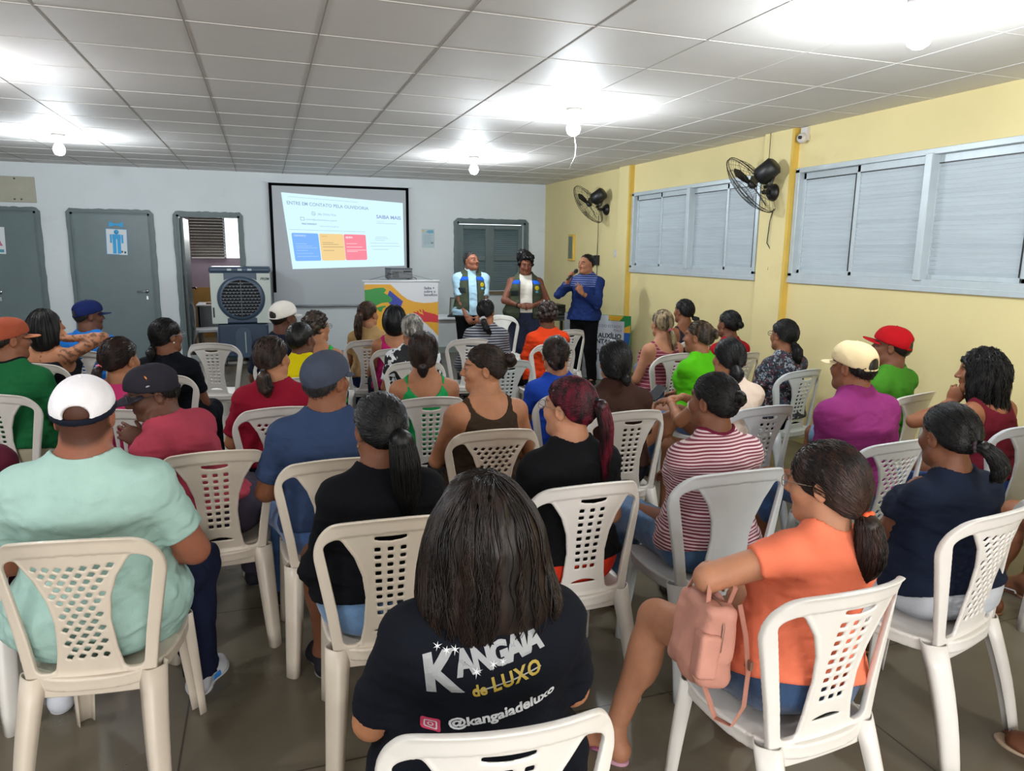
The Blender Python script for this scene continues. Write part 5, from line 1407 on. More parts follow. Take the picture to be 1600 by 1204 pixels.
            paths.append((pt, rad*.8))
        hv = .0055 if det >= 1 else .007
        parts = [F.auto(hv, .025)]
        for p, r in paths:
            if len(p): parts.append(strands_np(np.asarray(p), np.full(len(p), r)))
        V, Q = join(parts); ob = mesh_np('hair', V, Q, M, root); s.HF = F
        if o.get('band'):
            mb = MB(); ax = nrm((tie+V3(*o.get('tail', [(0, -.03, -.01)])[0]))-tie); X_ = nrm(np.cross(ax, V3(.1, .2, 1))); Y_ = np.cross(ax, X_); br = o.get('br', .019)
            mb.tube([tie+ax*.008+(X_*cos(a)+Y_*sin(a))*(br+.003*sin(a*7)) for a in np.linspace(0, 2*pi, 28, endpoint=False)], o.get('bw', .007), 8, closed=True)
            mb.build('hair_tie', cloth_mat(o['band'], .6), root)
# ---------------------------------------------------------------- the audience
LOOK = (3.3, 8.8)
def hyaw(x, y, h, dx=0):
    return math.degrees(math.atan2(-(LOOK[0]-x), LOOK[1]-y))-h
SK = dict(a='#8a5a40', b='#9c6a4c', c='#6e4531', d='#59382a', e='#a9765a', f='#7c4e36')
BLK = '#0a0808'
N_back = [(0, -.035, -.015), (0, -.05, -.09), (0, -.05, -.17), (0, -.05, -.24)]
def seat(x, y, rz, kind, label, clabel, hair, shirt, pants, m=None, cdx=0., cdy=0., ch=None, csc=None, sex='F', hy=None, skin='a', cap=None, shoes=None, glasses=None, extra=None, det=1., chair_on=True, **k):
    if sex == 'F': k.setdefault('h', .93); k.setdefault('hs', .97); k.setdefault('seat', .443)
    else: k.setdefault('h', .97); k.setdefault('seat', .448)
    hy = hyaw(x, y, rz) if hy is None else hy
    if 'twist' not in k: k['twist'] = max(-12, min(12, hy*.2))
    if cap and hair: hair['under'] = True
    p = Person(sex=sex, hy=hy, skin=SK.get(skin, skin), **k)
    if pants is not None and 'c' not in pants: pants['c'] = '#1a1c26'
    p.make((x, y), rz, label, hair=hair, shirt=shirt, pants=pants, cap=cap, shoes=shoes or dict(kind='shoe', c='#26242a', sc='#8a8680'), glasses=glasses, extra=extra, det=det)
    if chair_on: chair(kind, x+cdx, y+cdy, (rz if ch is None else ch), clabel, m, sc_=csc)
    return p
far = dict(vox=.013, hvox=.007, det=.6)
mid = dict(vox=.011, hvox=.006, det=.85)
near = dict(vox=.009, hvox=.005, det=1.6)

# --- front centre woman with the printed black T-shirt
k1 = seat(.415, 1.40, -3, 'grid', 'person with shoulder-length dark hair in a black T-shirt lettered KANGAIA de LUXO', 'white plastic chair cut off by the bottom edge, behind the lettered black T-shirt',
    dict(style='long', len=.40, c='#120d0b', c2='#221712', ns=1100, sr=.0016, wavy=.005, th=.014, part=-.005, mass=[((0, -.03, -.05), (.132, .10, .14)), ((.01, -.055, -.14), (.146, .075, .095)), ((-.07, .0, -.12), (.06, .07, .11)), ((.07, .0, -.12), (.06, .07, .11))], lump=.003),
    dict(c='#0d1018', sleeve=.8, neck='crew', ease=.012, seed=5, vox=.0065, fold=.003), dict(c='#141822'), g=1.24, sh=.168, lean=4, hy=0, skin='b', armR='wide', armL='wide', cdy=-.08, cdx=-.02, ch=-6, h=.95, **near)
# --- woman in orange with the pink bag
k2 = seat(1.41, 1.55, 4, 'grid', 'person in an orange T-shirt and denim shorts with an orange hair tie', 'white plastic chair with a perforated back holding the person in the orange T-shirt',
    dict(style='pony', c='#120c0b', c2='#33201a', ns=900, sr=.0013, th=.016, tie=(0, -.108, -.072), band='#f0623a', br=.017, bw=.008, tail=[(0, -.02, -.03), (.005, -.03, -.09), (.0, -.03, -.15), (-.02, -.02, -.20)], tr=[.016, .030, .036, .034, .014], wavy=.006, line=-.03, slope=.6, blobs=[((0, -.07, -.03), (.07, .05, .07))]),
    dict(c='#dd7557', sleeve=.42, neck='crew', ease=.008, seed=8, vox=.0065, fold=.003, hem=-.09), dict(c='jean:#28466c', len='short'),
    g=1.12, hy=26, hp=6, skin='e', h=.83, slean=13, glasses='#7a6a58', shoes=dict(kind='flip', c='#b98a9c', sc='#a0507a'), feet='bare', lean=8, legs={1: ((.16, .38, .50), (.15, .36, .085), (.1, 1, 0)), -1: ((-.20, .39, .50), (-.33, .42, .085), (-.35, 1, 0))},
    armL=((-1, .0, -.12), (-.15, .18, .76), (-.3, .2, 1), dict(curl=30, hd=(.5, .6, -.5))), armR=((.5, .3, -.75), (.16, .12, 1.0), (.6, .2, .3), dict(curl=40, hd=(-.2, -.6, .7))), m=M_pw, cdx=-.05, **near)
# --- woman in navy at the right
k3 = seat(2.31, 1.82, 6, 'diamond', 'person in a navy T-shirt and white shorts with a tied dark ponytail spreading behind', 'white plastic chair with a diamond-pierced back holding the person in the navy T-shirt',
    dict(style='pony', c='#090809', ns=900, sr=.0013, th=.012, tie=(0, -.115, -.015), band='#3a3034', br=.016, tail=[(.01, -.03, .005), (.03, -.055, -.02), (.05, -.07, -.06), (.055, -.07, -.10)], tr=[.014, .018, .022, .026, .02], flare=.032, wavy=.004, tn=.8),
    dict(c='#161d2e', sleeve=.5, seed=12, vox=.0065, ease=.010), dict(c='#b9bec6', len='short'), g=1.2, hp=6, skin='c', feet='bare', shoes=dict(kind='flip', c='#a87a62', sc='#c8b0a0'), lean=10, h=.83, cdx=-.12, ch=14, csc=(1.08, 1.04, 1.02), armL='fold', armR='lap', **near)
# --- striped shirt
k4 = seat(1.70, 2.42, 0, 'solid', 'person in a maroon and white striped T-shirt and jeans with a dark bun', 'white plastic chair with a plain solid back holding the person in the striped T-shirt',
    dict(style='bun', c='#0b0909', ns=800, sr=.0013, bun=((.01, -.115, .035), .030), th=.009, line=.0), dict(c=stripes('tee_stripes', '#6a2036', '#c9b2b4', period=.0125, duty=.48), sleeve=.5, seed=2, vox=.0065, trim='#5f1830', ease=.010), dict(c='jean:#41658c', len=1.8),
    g=1.12, skin='c', lean=7, hy=18, sh=.17, csc=(1.13, 1.05, 1.02), cdx=-.04, armL=((-.9, .0, -.45), (-.02, .28, .72), (0, .3, 1)), armR='lap', feet='bare', shoes=dict(kind='flip', c='#2a2624', sc='#171514'), legs={1: ((.15, .38, .51), (.16, .42, .085), (.2, 1, 0)), -1: ((-.16, .38, .51), (-.15, .50, .085), (-.2, 1, 0))}, m=M_pg, **near)
# --- red haired
k5 = seat(1.08, 2.48, 0, 'grid', 'person with a high dyed red ponytail, glasses and a black top with ruffled sleeves', 'white plastic chair with a perforated back holding the red-haired person in black',
    dict(style='pony', c='#160709', c2='#5a0f22', ns=900, sr=.0013, th=.014, tie=(.01, -.115, .035), band='#161414', br=.018, bw=.009, tail=[(.01, -.035, .0), (.03, -.045, -.08), (.035, -.04, -.18), (.04, -.03, -.28)], tr=[.016, .022, .024, .020, .008], wavy=.003),
    dict(c='#0c0c0f', sleeve=.38, seed=21, vox=.0065, ease=.012), dict(c='#c8351f', len='knee'), g=1.1, hy=32, skin='e', glasses='#8a7460', lean=5, armL='wide', **near)
# --- mint man
k6 = seat(-.58, 2.46, -8, 'diamond', 'person in a mint T-shirt, white cap with dark band and white sneakers', 'cream plastic chair with a diamond-pierced back holding the person in the mint T-shirt',
    dict(style='none', buzz=.72), dict(c='#97b5ac', sleeve=.72, seed=31, vox=.0065, ease=.013, fold=.004, hem=-.34), dict(c='#161b30', fold=.005), sex='M', hip=.045, g=1.34, sh=.195, hy=8, skin='#8a5540', lean=9, h=.98,
    cap=dict(c='#dfdcdf', band='#141824'), shoes=dict(kind='shoe', c='#c9ccd4', sc='#dfe2e4', stripe=1), legs={1: ((.21, .38, .51), (.22, .36, .085), (.2, 1, 0)), -1: ((-.23, .38, .51), (-.27, .34, .085), (-.35, 1, 0))}, armL='wide', armR='wide', m=M_pc, cdx=.05, **near)
# --- red shirt man leaning left
k7 = seat(-.26, 3.30, 2, 'grid', 'person in a faded red T-shirt and dark cap leaning sideways with a raised hand', 'cream plastic chair with a perforated back holding the leaning person in the faded red T-shirt',
    dict(style='short', c='#151210', th=.003, ns=250, beard=.7), dict(c='#9c3a4a', sleeve=.8, seed=41, vox=.0065, ease=.013, fold=.004), dict(c='#3a3440'), sex='M', g=1.12, hy=102, hp=14, hr=-4, twist=58, lean=32, slean=-6, hip=.03, skin='d', face=True, h=.90,
    armL=((.1, -.5, -1), (-.34, .22, .86), (-.2, -.8, .4), dict(curl=28, hd=(-.8, .1, .5), chin=(-.02, .10, -.19))), armR='lap', cap=dict(c='#232128', turn=4, tilt=0), glasses='#2a2220', m=M_pc, cdx=.02, **near)
# --- black ponytail, jeans (left of centre)
k8 = seat(.34, 2.36, -2, 'grid', 'person in a black top and pale jeans with a thick long black ponytail', 'cream plastic chair with a perforated back holding the person with the thick black ponytail',
    dict(style='pony', c='#070607', ns=900, sr=.0014, th=.015, tie=(.02, -.115, .01), band='#0a0a0a', br=.018, tail=[(.01, -.03, -.02), (.02, -.035, -.10), (.025, -.03, -.19), (.03, -.03, -.27)], tr=[.020, .036, .044, .040, .016], wavy=.002),
    dict(c='#08090d', sleeve=1.5, seed=51, vox=.0065, ease=.010, hem=-.02), dict(c='jean:#5c7ea4', len='short'), g=1.16, hy=14, skin='c', lean=5, m=M_pc, legs='wide', **near)
# --- blue-grey cap man
k9 = seat(.22, 3.05, 2, 'solid', 'person in a washed slate-blue T-shirt and blue-grey cap, seen from behind', 'cream plastic chair with a plain solid back holding the person in the blue-grey cap',
    dict(style='short', c='#2c2a2a', th=.004, ns=260), dict(c='#2c3a56', sleeve=.75, seed=61, vox=.0075, ease=.012), dict(c='jean:#39598a'), sex='M', g=1.12, hy=-42, hp=-4, skin='f', lean=9, h=.95, cap=dict(c='#3a404e', hole=False), m=M_pc, legs='wide', **near)
# --- brown tank woman
k10 = seat(1.0, 3.32, -3, 'diamond', 'person in a brown tank top with the face turned left in profile', 'cream plastic chair with a diamond-pierced back holding the person in the brown tank top',
    dict(style='bun', c='#16100c', c2='#2c1c14', ns=800, sr=.0012, bun=((0, -.13, .045), .034), th=.008, line=.004, slope=.72), dict(c='#33271d', sleeve=0, neck='tank', seed=71, vox=.0065, ease=.007), dict(c='#1f1c1c'), g=1.14, sh=.178, hy=76, hp=2, hr=-3, skin='b', face=True, lean=6, h=.98, armL='wide', armR='wide', m=M_pc, **near)
# --- purple polo man
k11 = seat(2.74, 2.68, 4, 'diamond', 'person in a magenta polo shirt and cream cap with jeans, in profile from behind', 'grey-white plastic chair with a diamond-pierced back holding the person in the magenta polo shirt',
    dict(style='short', c='#15100e', th=.007, ns=300), dict(c='#7a2a62', neck='polo', cc='#91527c', sleeve=.62, seed=81, vox=.007, ease=.012, fold=.004), dict(c='jean:#2f5080', len=1.3), sex='M', g=1.22, sh=.192, hy=8, skin='f', lean=14, cap=dict(c='#d8c49a', bt=6), m=M_pg, armL=((-1, -.1, -.4), (-.14, .28, .66), (0, .3, 1)), armR='thigh', cdx=-.08, cdy=-.06, legs='wide', **near)
# --- woman with phone, cream top
k12 = seat(2.50, 3.40, 2, 'grid', 'person in a cream top with wet-look dark hair, hands on a crossed knee', 'grey-white plastic chair with a perforated back holding the person in the cream top',
    dict(style='pony', c='#09080a', ns=700, sr=.0013, th=.012, tie=(0, -.105, -.05), tail=[(0, -.01, -.02), (0, -.012, -.04), (0, -.01, -.06)], tr=[.03, .034, .03, .016]), dict(c='#d9c4b4', sleeve=.5, seed=91, ease=.010), dict(c='#b09a88', len='short'), skin='b', g=1.05,
    legs={1: ((-.05, .42, .70), (-.30, .58, .42), (-.5, .6, -.6)), -1: ((-.14, .36, .515), (-.15, .38, .085), (-.1, 1, 0))}, armL=((-.3, .45, -.8), (-.14, .40, .80), (-.3, .2, 1), dict(curl=18, hd=(-.3, .8, -.2))), armR=((.1, .5, -.8), (-.06, .38, .82), (-.2, .2, 1), dict(curl=22, hd=(-.8, .4, -.1))), m=M_pg, feet='bare', cdx=.06, lean=13, **mid)
# --- brown shirt, bob with purple tie
k13 = seat(1.79, 3.50, 0, 'grid', 'person in a dark brown shirt with a short black bob held by a purple scrunchie', 'grey-white plastic chair with a perforated back holding the person in the dark brown shirt',
    dict(style='pony', c='#09080a', ns=800, sr=.0014, th=.016, tie=(.045, -.112, -.07), band='#8a55a8', br=.014, bw=.006, tail=[(.0, -.01, -.02), (.0, -.015, -.035)], tr=[.020, .018, .008], line=-.03, slope=.55, blobs=[((0, -.06, -.035), (.075, .055, .065))]), dict(c='#33201a', sleeve=.8, seed=101, neck='polo', cc='#33201a', ease=.012), dict(c='#1c1a20'), skin='b', g=1.12, **mid)
# --- green straps
k14 = seat(.86, 4.12, -2, 'grid', 'person with bare shoulders in a green top with gathered straps and a dark brown bob', 'white plastic chair with a perforated back holding the person in the green strap top',
    dict(style='pony', c='#120b09', c2='#2e1c14', ns=700, sr=.0014, th=.016, tie=(0, -.098, -.075), tail=[(0, -.0, -.02), (0, -.005, -.04), (0, 0, -.055)], tr=[.03, .026, .018, .006], line=-.035, slope=.5, blobs=[((0, -.06, -.04), (.072, .055, .065))]), dict(c='#1d8a4c', sleeve=0, neck='strap', seed=111, ease=.008, hole=.7), dict(c='#2c2a34'), hy=-12, g=1.14, skin='b', **mid)
# --- blue shirt with curly bun
k15 = seat(1.66, 4.05, 8, 'grid', 'person in a royal blue T-shirt with wavy pinned-up dark hair', 'grey-white plastic chair holding the person in the royal blue T-shirt',
    dict(style='bun', c='#0d0a0a', c2='#30201a', ns=600, sr=.0014, bun=((0, -.085, -.02), .052), th=.010, lump=.003), dict(c='#1d3f9c', sleeve=.6, seed=121, ease=.010), dict(c='#1c2030'), skin='b', h=.86, **mid)
# --- dark red ponytail
k16 = seat(.02, 4.08, 4, 'diamond', 'person in a crimson T-shirt with a low brown ponytail', 'white plastic chair with a diamond-pierced back holding the person in the crimson T-shirt',
    dict(style='pony', c='#15100e', c2='#3a2a22', ns=700, sr=.0014, th=.014, tie=(0, -.100, -.055), band='#30404c', br=.014, bw=.005, tail=[(0, -.03, -.03), (.01, -.045, -.09), (.02, -.035, -.13)], tr=[.014, .032, .034, .014], wavy=.004), dict(c='#7c1226', sleeve=.8, seed=131, ease=.012), dict(c='#16161c'), g=1.2, skin='b', lean=5, **mid)
# --- pink top ponytail
k17 = seat(-.74, 4.25, -8, 'slat', 'person in a pink top with a long brown ponytail and a pink hair clip', 'white plastic chair with a slatted back holding the person in the pink top',
    dict(style='pony', c='#100b0a', c2='#2e1a14', ns=600, sr=.0014, th=.013, tie=(-.035, -.105, -.02), band='#e07a8c', br=.015, bw=.005, tail=[(-.01, -.03, -.02), (-.02, -.05, -.10), (-.02, -.05, -.18), (-.01, -.04, -.25)], tr=[.014, .020, .022, .018, .006]), dict(c='#b03060', sleeve=.5, seed=141), dict(c='#20202a'), skin='b', hy=-22, **mid)
# --- orange cap
k18 = seat(-1.42, 4.85, -14, 'grid', 'person in a green T-shirt with a dark collar and a rust-orange cap', 'white plastic chair with a perforated back holding the person in the rust-orange cap',
    dict(style='short', c='#1a1614', th=.004, ns=260), dict(c='#1a5c34', sleeve=.75, seed=151, trim='#101418', ease=.013), dict(c='#b0a890'), sex='M', g=1.1, skin='f', lean=6, cap=dict(c='#8c4530', bc='#b0704e', bt=6), **mid)
# --- bare back with tattoo
k19 = seat(-1.50, 6.0, -18, 'grid', 'person with straight black hair and a bare tattooed back and arm', 'white plastic chair holding the person with the bare tattooed back',
    dict(style='long', len=.27, c=BLK, ns=450, sr=.002, th=.012, mass=[((0, -.045, -.06), (.092, .07, .11)), ((0, -.06, -.12), (.085, .05, .07))]), dict(c='#15161c', sleeve=0, neck='off', hole=.5, name='strapless_top'), dict(c='#1a1c24'), g=1.12, skin='b', extra=dict(tattoo=1),
    armR=((.85, .25, -.18), (.10, .10, 1.0), (.3, -.6, .5), dict(curl=35, hd=(-.6, -.1, .75), chin=(.09, .08, -.09))), lean=4, h=.97, **mid)
# --- blue cap
k20 = seat(-1.36, 6.65, -18, 'grid', 'person in a bright blue T-shirt and navy cap in front of the grey doors', 'white plastic chair holding the person in the navy cap', dict(style='short', c='#201c1a', th=.003, ns=200), dict(c='#1f6ec0', sleeve=.7, seed=161), dict(c='#202430'), sex='M', skin='d', g=1.08, cap=dict(c='#141f4c', bt=4), hy=-42, h=.93, **far)
# --- black tee with glasses
k21 = seat(-.64, 5.3, -12, 'grid', 'person in a black T-shirt with sleek tied black hair, glasses and a pearl earring', 'white plastic chair holding the person with sleek black hair and glasses',
    dict(style='pony', c=BLK, ns=500, sr=.0018, th=.012, tie=(-.02, -.10, -.075), tail=[(-.01, -.02, -.03), (-.01, -.03, -.08)], tr=[.02, .026, .012], line=-.01), dict(c='#0a0c12', sleeve=.65, seed=171, ease=.011), dict(c='#1a1c24'), g=1.22, skin='c', glasses='#8a8a90', **mid)
chair('grid', -.40, 6.85, -14, 'empty white plastic chair in the row before the open doorway')
# --- white cap far
k22 = seat(.13, 5.9, -6, 'grid', 'person in a navy shirt and white cap in front of the air cooler', 'white plastic chair hidden behind the person in the white cap and navy shirt', dict(style='short', c='#151210', th=.003, ns=200), dict(c='#141a2a', sleeve=.8, seed=181), dict(c='#20222c'), sex='M', skin='d', g=1.12, hy=-45, cap=dict(c='#d2cfc8', bt=6), h=.98, **far)
k23 = seat(.21, 4.95, 0, 'grid', 'person in a yellow polo shirt with cropped black hair', 'white plastic chair holding the person in the yellow polo shirt', dict(style='short', c='#0a0909', th=.008, ns=400), dict(c='#c8b80a', sleeve=.6, seed=191, neck='polo', cc='#d0c010'), dict(c='#28303c'), skin='d', g=.95, h=.92, **far)
k24 = seat(.36, 5.65, -6, 'grid', 'person with short greying curls, dark glasses and a bright green sleeveless top', 'white plastic chair holding the person in the green sleeveless top', dict(style='curly', c='#1c1613', c2='#4a3e34', th=.004, n=60, ns=350, cs=.7, sr=.0016), dict(c='#1f9a3c', sleeve=0, neck='tank', seed=201), dict(c='#2a2c34'), skin='b', hy=-48, glasses='#151212', **far)
k25 = seat(.90, 6.75, -8, 'grid', 'child with a long curly brown ponytail and beige top beside the banner', 'white plastic chair holding the child in the beige top',
    dict(style='pony', c='#1c120c', c2='#4a3220', ns=400, sr=.002, th=.012, tie=(-.02, -.105, .02), band='#b08a84', br=.014, tail=[(-.01, -.03, -.02), (-.02, -.05, -.10), (-.02, -.05, -.18), (-.01, -.05, -.26)], tr=[.016, .030, .034, .030, .012], wavy=.007), dict(c='#a08258', sleeve=.6, seed=211), dict(c='#1c2648'), skin='b', hy=-35, g=.9, sh=.145, h=.92, **far)
k26 = seat(1.04, 6.15, -4, 'solid', 'person with straight black hair wearing a magenta and black racerback top', 'white plastic chair mostly hidden behind the person in the magenta and black top',
    dict(style='long', len=.2, c='#07080c', ns=400, sr=.002, th=.014, mass=[((0, -.045, -.045), (.085, .065, .085))]), dict(c='#a8205c', sleeve=0, neck='tank', seed=221), dict(c='#20202a'), skin='b', hy=-12, **far)
k27 = seat(1.05, 5.42, -4, 'grid', 'person with grey hair in a twisted bun wearing a black and white floral blouse', 'white plastic chair holding the person in the black and white floral blouse',
    dict(style='bun', c='#4a4742', c2='#a8a49c', ns=500, sr=.0018, bun=((0, -.11, -.005), .036), th=.012), dict(c=blotch('floral_bw', ['#0c0d12', '#c8ccd0', '#10121a', '#d8dade', '#0c0d12'], 26), sleeve=.7, seed=231), dict(c='#1c2030'), skin='a', hy=-8, g=1.1, h=.91, **far)
k28 = seat(1.98, 6.55, -6, 'grid', 'person in a grey banded blouse with a black ponytail in a pale scrunchie', 'white plastic chair with a perforated back holding the person in the patterned blouse',
    dict(style='pony', c=BLK, ns=450, sr=.0018, th=.010, tie=(-.01, -.105, -.055), band='#a8a4a6', br=.022, bw=.012, tail=[(.01, -.03, -.03), (.03, -.05, -.09), (.07, -.05, -.14)], tr=[.016, .024, .026, .014]), dict(c=stripes('knit_bands', '#22242c', '#8a8c94', period=.024, duty=.38), sleeve=1.6, seed=241), dict(c=blotch('knit_trousers', ['#1c1e26', '#8f9196', '#262830'], 30)), skin='a', g=1.15, h=.97, cdx=-.16, cdy=.10, **far)
k29 = seat(2.48, 6.25, 4, 'grid', 'person in an orange blouse with short tight dark curls', 'white plastic chair holding the person in the orange blouse', dict(style='curly', c='#140e0c', c2='#3a2a26', th=.010, n=110, ns=500, sr=.0016, cs=.9), dict(c='#c63a16', sleeve=.8, seed=251, neck='crew', fold=.005), dict(c='#16161c'), skin='c', g=1.1, cdx=-.04, cdy=-.08, **far)
chair('grid', 2.98, 7.15, 8, 'empty white plastic chair beside the legs of the person with the microphone')
chair('grid', 1.70, 5.3, 2, 'empty white plastic chair partly hidden behind the person in the brown tank top', M_pg)
chair('solid', 2.78, 8.35, 178, 'white plastic chair standing between the two people in utility vests')
# --- right block
k30 = seat(3.14, 5.3, 10, 'grid', 'person in a maroon striped tank top with a streaked blonde ponytail', 'white plastic chair holding the person with the streaked blonde ponytail',
    dict(style='pony', c='#2c2119', c2='#9a8664', ns=450, sr=.0018, th=.012, tie=(.02, -.105, -.035), band='#c84a78', br=.014, bw=.006, tail=[(.01, -.03, -.03), (.02, -.04, -.10), (.03, -.03, -.17)], tr=[.014, .020, .020, .008]), dict(c=stripes('tank_stripes', '#6a1a2c', '#c8a0a8', period=.028, duty=.14), sleeve=0, neck='tank', seed=261), dict(c='jean:#4a6c98'), skin='e', g=1.1, **far)
k31 = seat(3.86, 6.1, 10, 'grid', 'person in a charcoal sleeveless top with black hair, against the yellow wall', 'white plastic chair holding the person in the charcoal sleeveless top',
    dict(style='pony', c=BLK, ns=400, sr=.002, th=.010, tie=(.04, -.10, -.055), tail=[(.02, -.03, -.015), (.03, -.05, -.05)], tr=[.018, .022, .012]), dict(c='#23252e', sleeve=0, neck='tank', seed=271), dict(c='jean:#4a6486'), skin='f', g=1.2, h=.99, **far)
k32 = seat(2.94, 4.35, 10, 'grid', 'person in a lime green T-shirt with brown hair held up by a claw clip', 'white plastic chair holding the person in the lime green T-shirt',
    dict(style='bun', c='#1e1712', c2='#5a4632', ns=600, sr=.0015, bun=((.02, -.11, .035), .036), th=.010), dict(c='#4fae14', sleeve=.6, seed=281, ease=.012), dict(c='jean:#345a92'), skin='a', g=1.1, hy=24, lean=13, armL=((-1, -.2, -.5), (-.02, .28, .66), (0, .3, 1)), cdx=.02, **mid)
k33 = seat(3.72, 5.2, 10, 'grid', 'person in a red top with a small black bun, behind the lime green T-shirt', 'white plastic chair hidden behind the person in the red top',
    dict(style='bun', c=BLK, ns=400, sr=.0018, bun=((0, -.145, .01), .026), th=.010), dict(c='#9c1420', sleeve=.6, seed=291), dict(c='#20242c'), skin='c', g=.95, h=.92, **far)
k34 = seat(3.60, 4.35, 10, 'grid', 'person in a dark floral blouse with glasses and a black ponytail', 'white plastic chair holding the person in the dark floral blouse',
    dict(style='pony', c=BLK, ns=600, sr=.0015, th=.012, tie=(.01, -.108, -.055), tail=[(.0, -.03, -.04), (0, -.04, -.09), (.0, -.05, -.13)], tr=[.022, .030, .030, .012]), dict(c=blotch('floral_dark', ['#10141e', '#1a2a3c', '#10141e', '#8a9098', '#5a1a24', '#2a4454', '#10141e'], 48), sleeve=.6, seed=301, hem=-.14), dict(c='#10141e'), skin='a', g=1.05, glasses='#2a1c18', m=M_pg, **mid)
k35 = seat(3.66, 3.45, 12, 'solid', 'person in a red cap and green T-shirt, mostly hidden behind the magenta polo shirt', 'white plastic chair holding the person in the red cap',
    dict(style='short', c='#14100e', th=.004, ns=200), dict(c='#3f7c22', sleeve=.6, seed=311), dict(c='jean:#5c7690', len='knee'), sex='M', skin='c', g=1.0, h=.93, cap=dict(c='#a01018', bt=-6), m=M_pw, hy=22, hp=-4, **mid)
k36 = seat(3.62, 2.66, -4, 'solid', 'person with long curly black hair and hoop earrings resting the chin on one hand', 'white plastic chair with a solid back holding the person with long curly hair',
    dict(style='long', len=.50, c='#080708', ns=900, sr=.0018, th=.016, wavy=.009, lump=.008, mass=[((0, -.045, -.08), (.095, .07, .12)), ((.02, -.07, -.18), (.09, .055, .09)), ((.05, -.085, -.26), (.095, .06, .09))]), dict(c='#5a1420', sleeve=0, neck='tank', seed=321), dict(c='jean:#24488a'), skin='a', hy=50, hp=4, lean=20,
    armL=((-.7, .6, -.35), (-.08, .30, 1.0), (-.5, -.6, .3), dict(curl=45, hd=(.1, -.2, .95), chin=(.0, .125, -.17))), armR='lap', m=M_pg, **mid)
# people cut by the right edge
k37 = seat(3.45, 1.92, 4, 'grid', 'person cut off by the right edge, showing a bare foot in a sparkling sandal', 'white plastic chair beyond the right edge beside the sparkling sandal', dict(style='pony', c=BLK, ns=200), dict(c='#4a4038', sleeve=.5), dict(c='#5a3a34', len='short'), skin='a', feet='bare', shoes=dict(kind='flip', c='#94664e', sc='#c9c4c4'), **far)
k38 = seat(2.62, 1.02, 2, 'grid', 'dark knee and flip-flop of a person cut off by the lower right corner', 'white plastic chair beyond the lower right corner', dict(style='pony', c=BLK, ns=200), dict(c='#30343c', sleeve=.5), dict(c='#2c2c30', len='short'), skin='c', feet='bare', shoes=dict(kind='flip', c='#b09a84', sc='#3c2c28'), **far)

k39 = seat(-1.10, 3.0, -4, 'grid', 'person in a maroon shirt cut off by the left edge behind the mint T-shirt', 'white plastic chair beyond the left edge', dict(style='short', c=BLK, ns=150), dict(c='#4a1626', sleeve=.8), dict(c='#3a1220', len='knee'), sex='M', skin='c', **far)
chair('slat', -.92, 12.35, -80, 'pale plastic chair beside the desk in the room beyond the open doorway', M_pg, group=None)
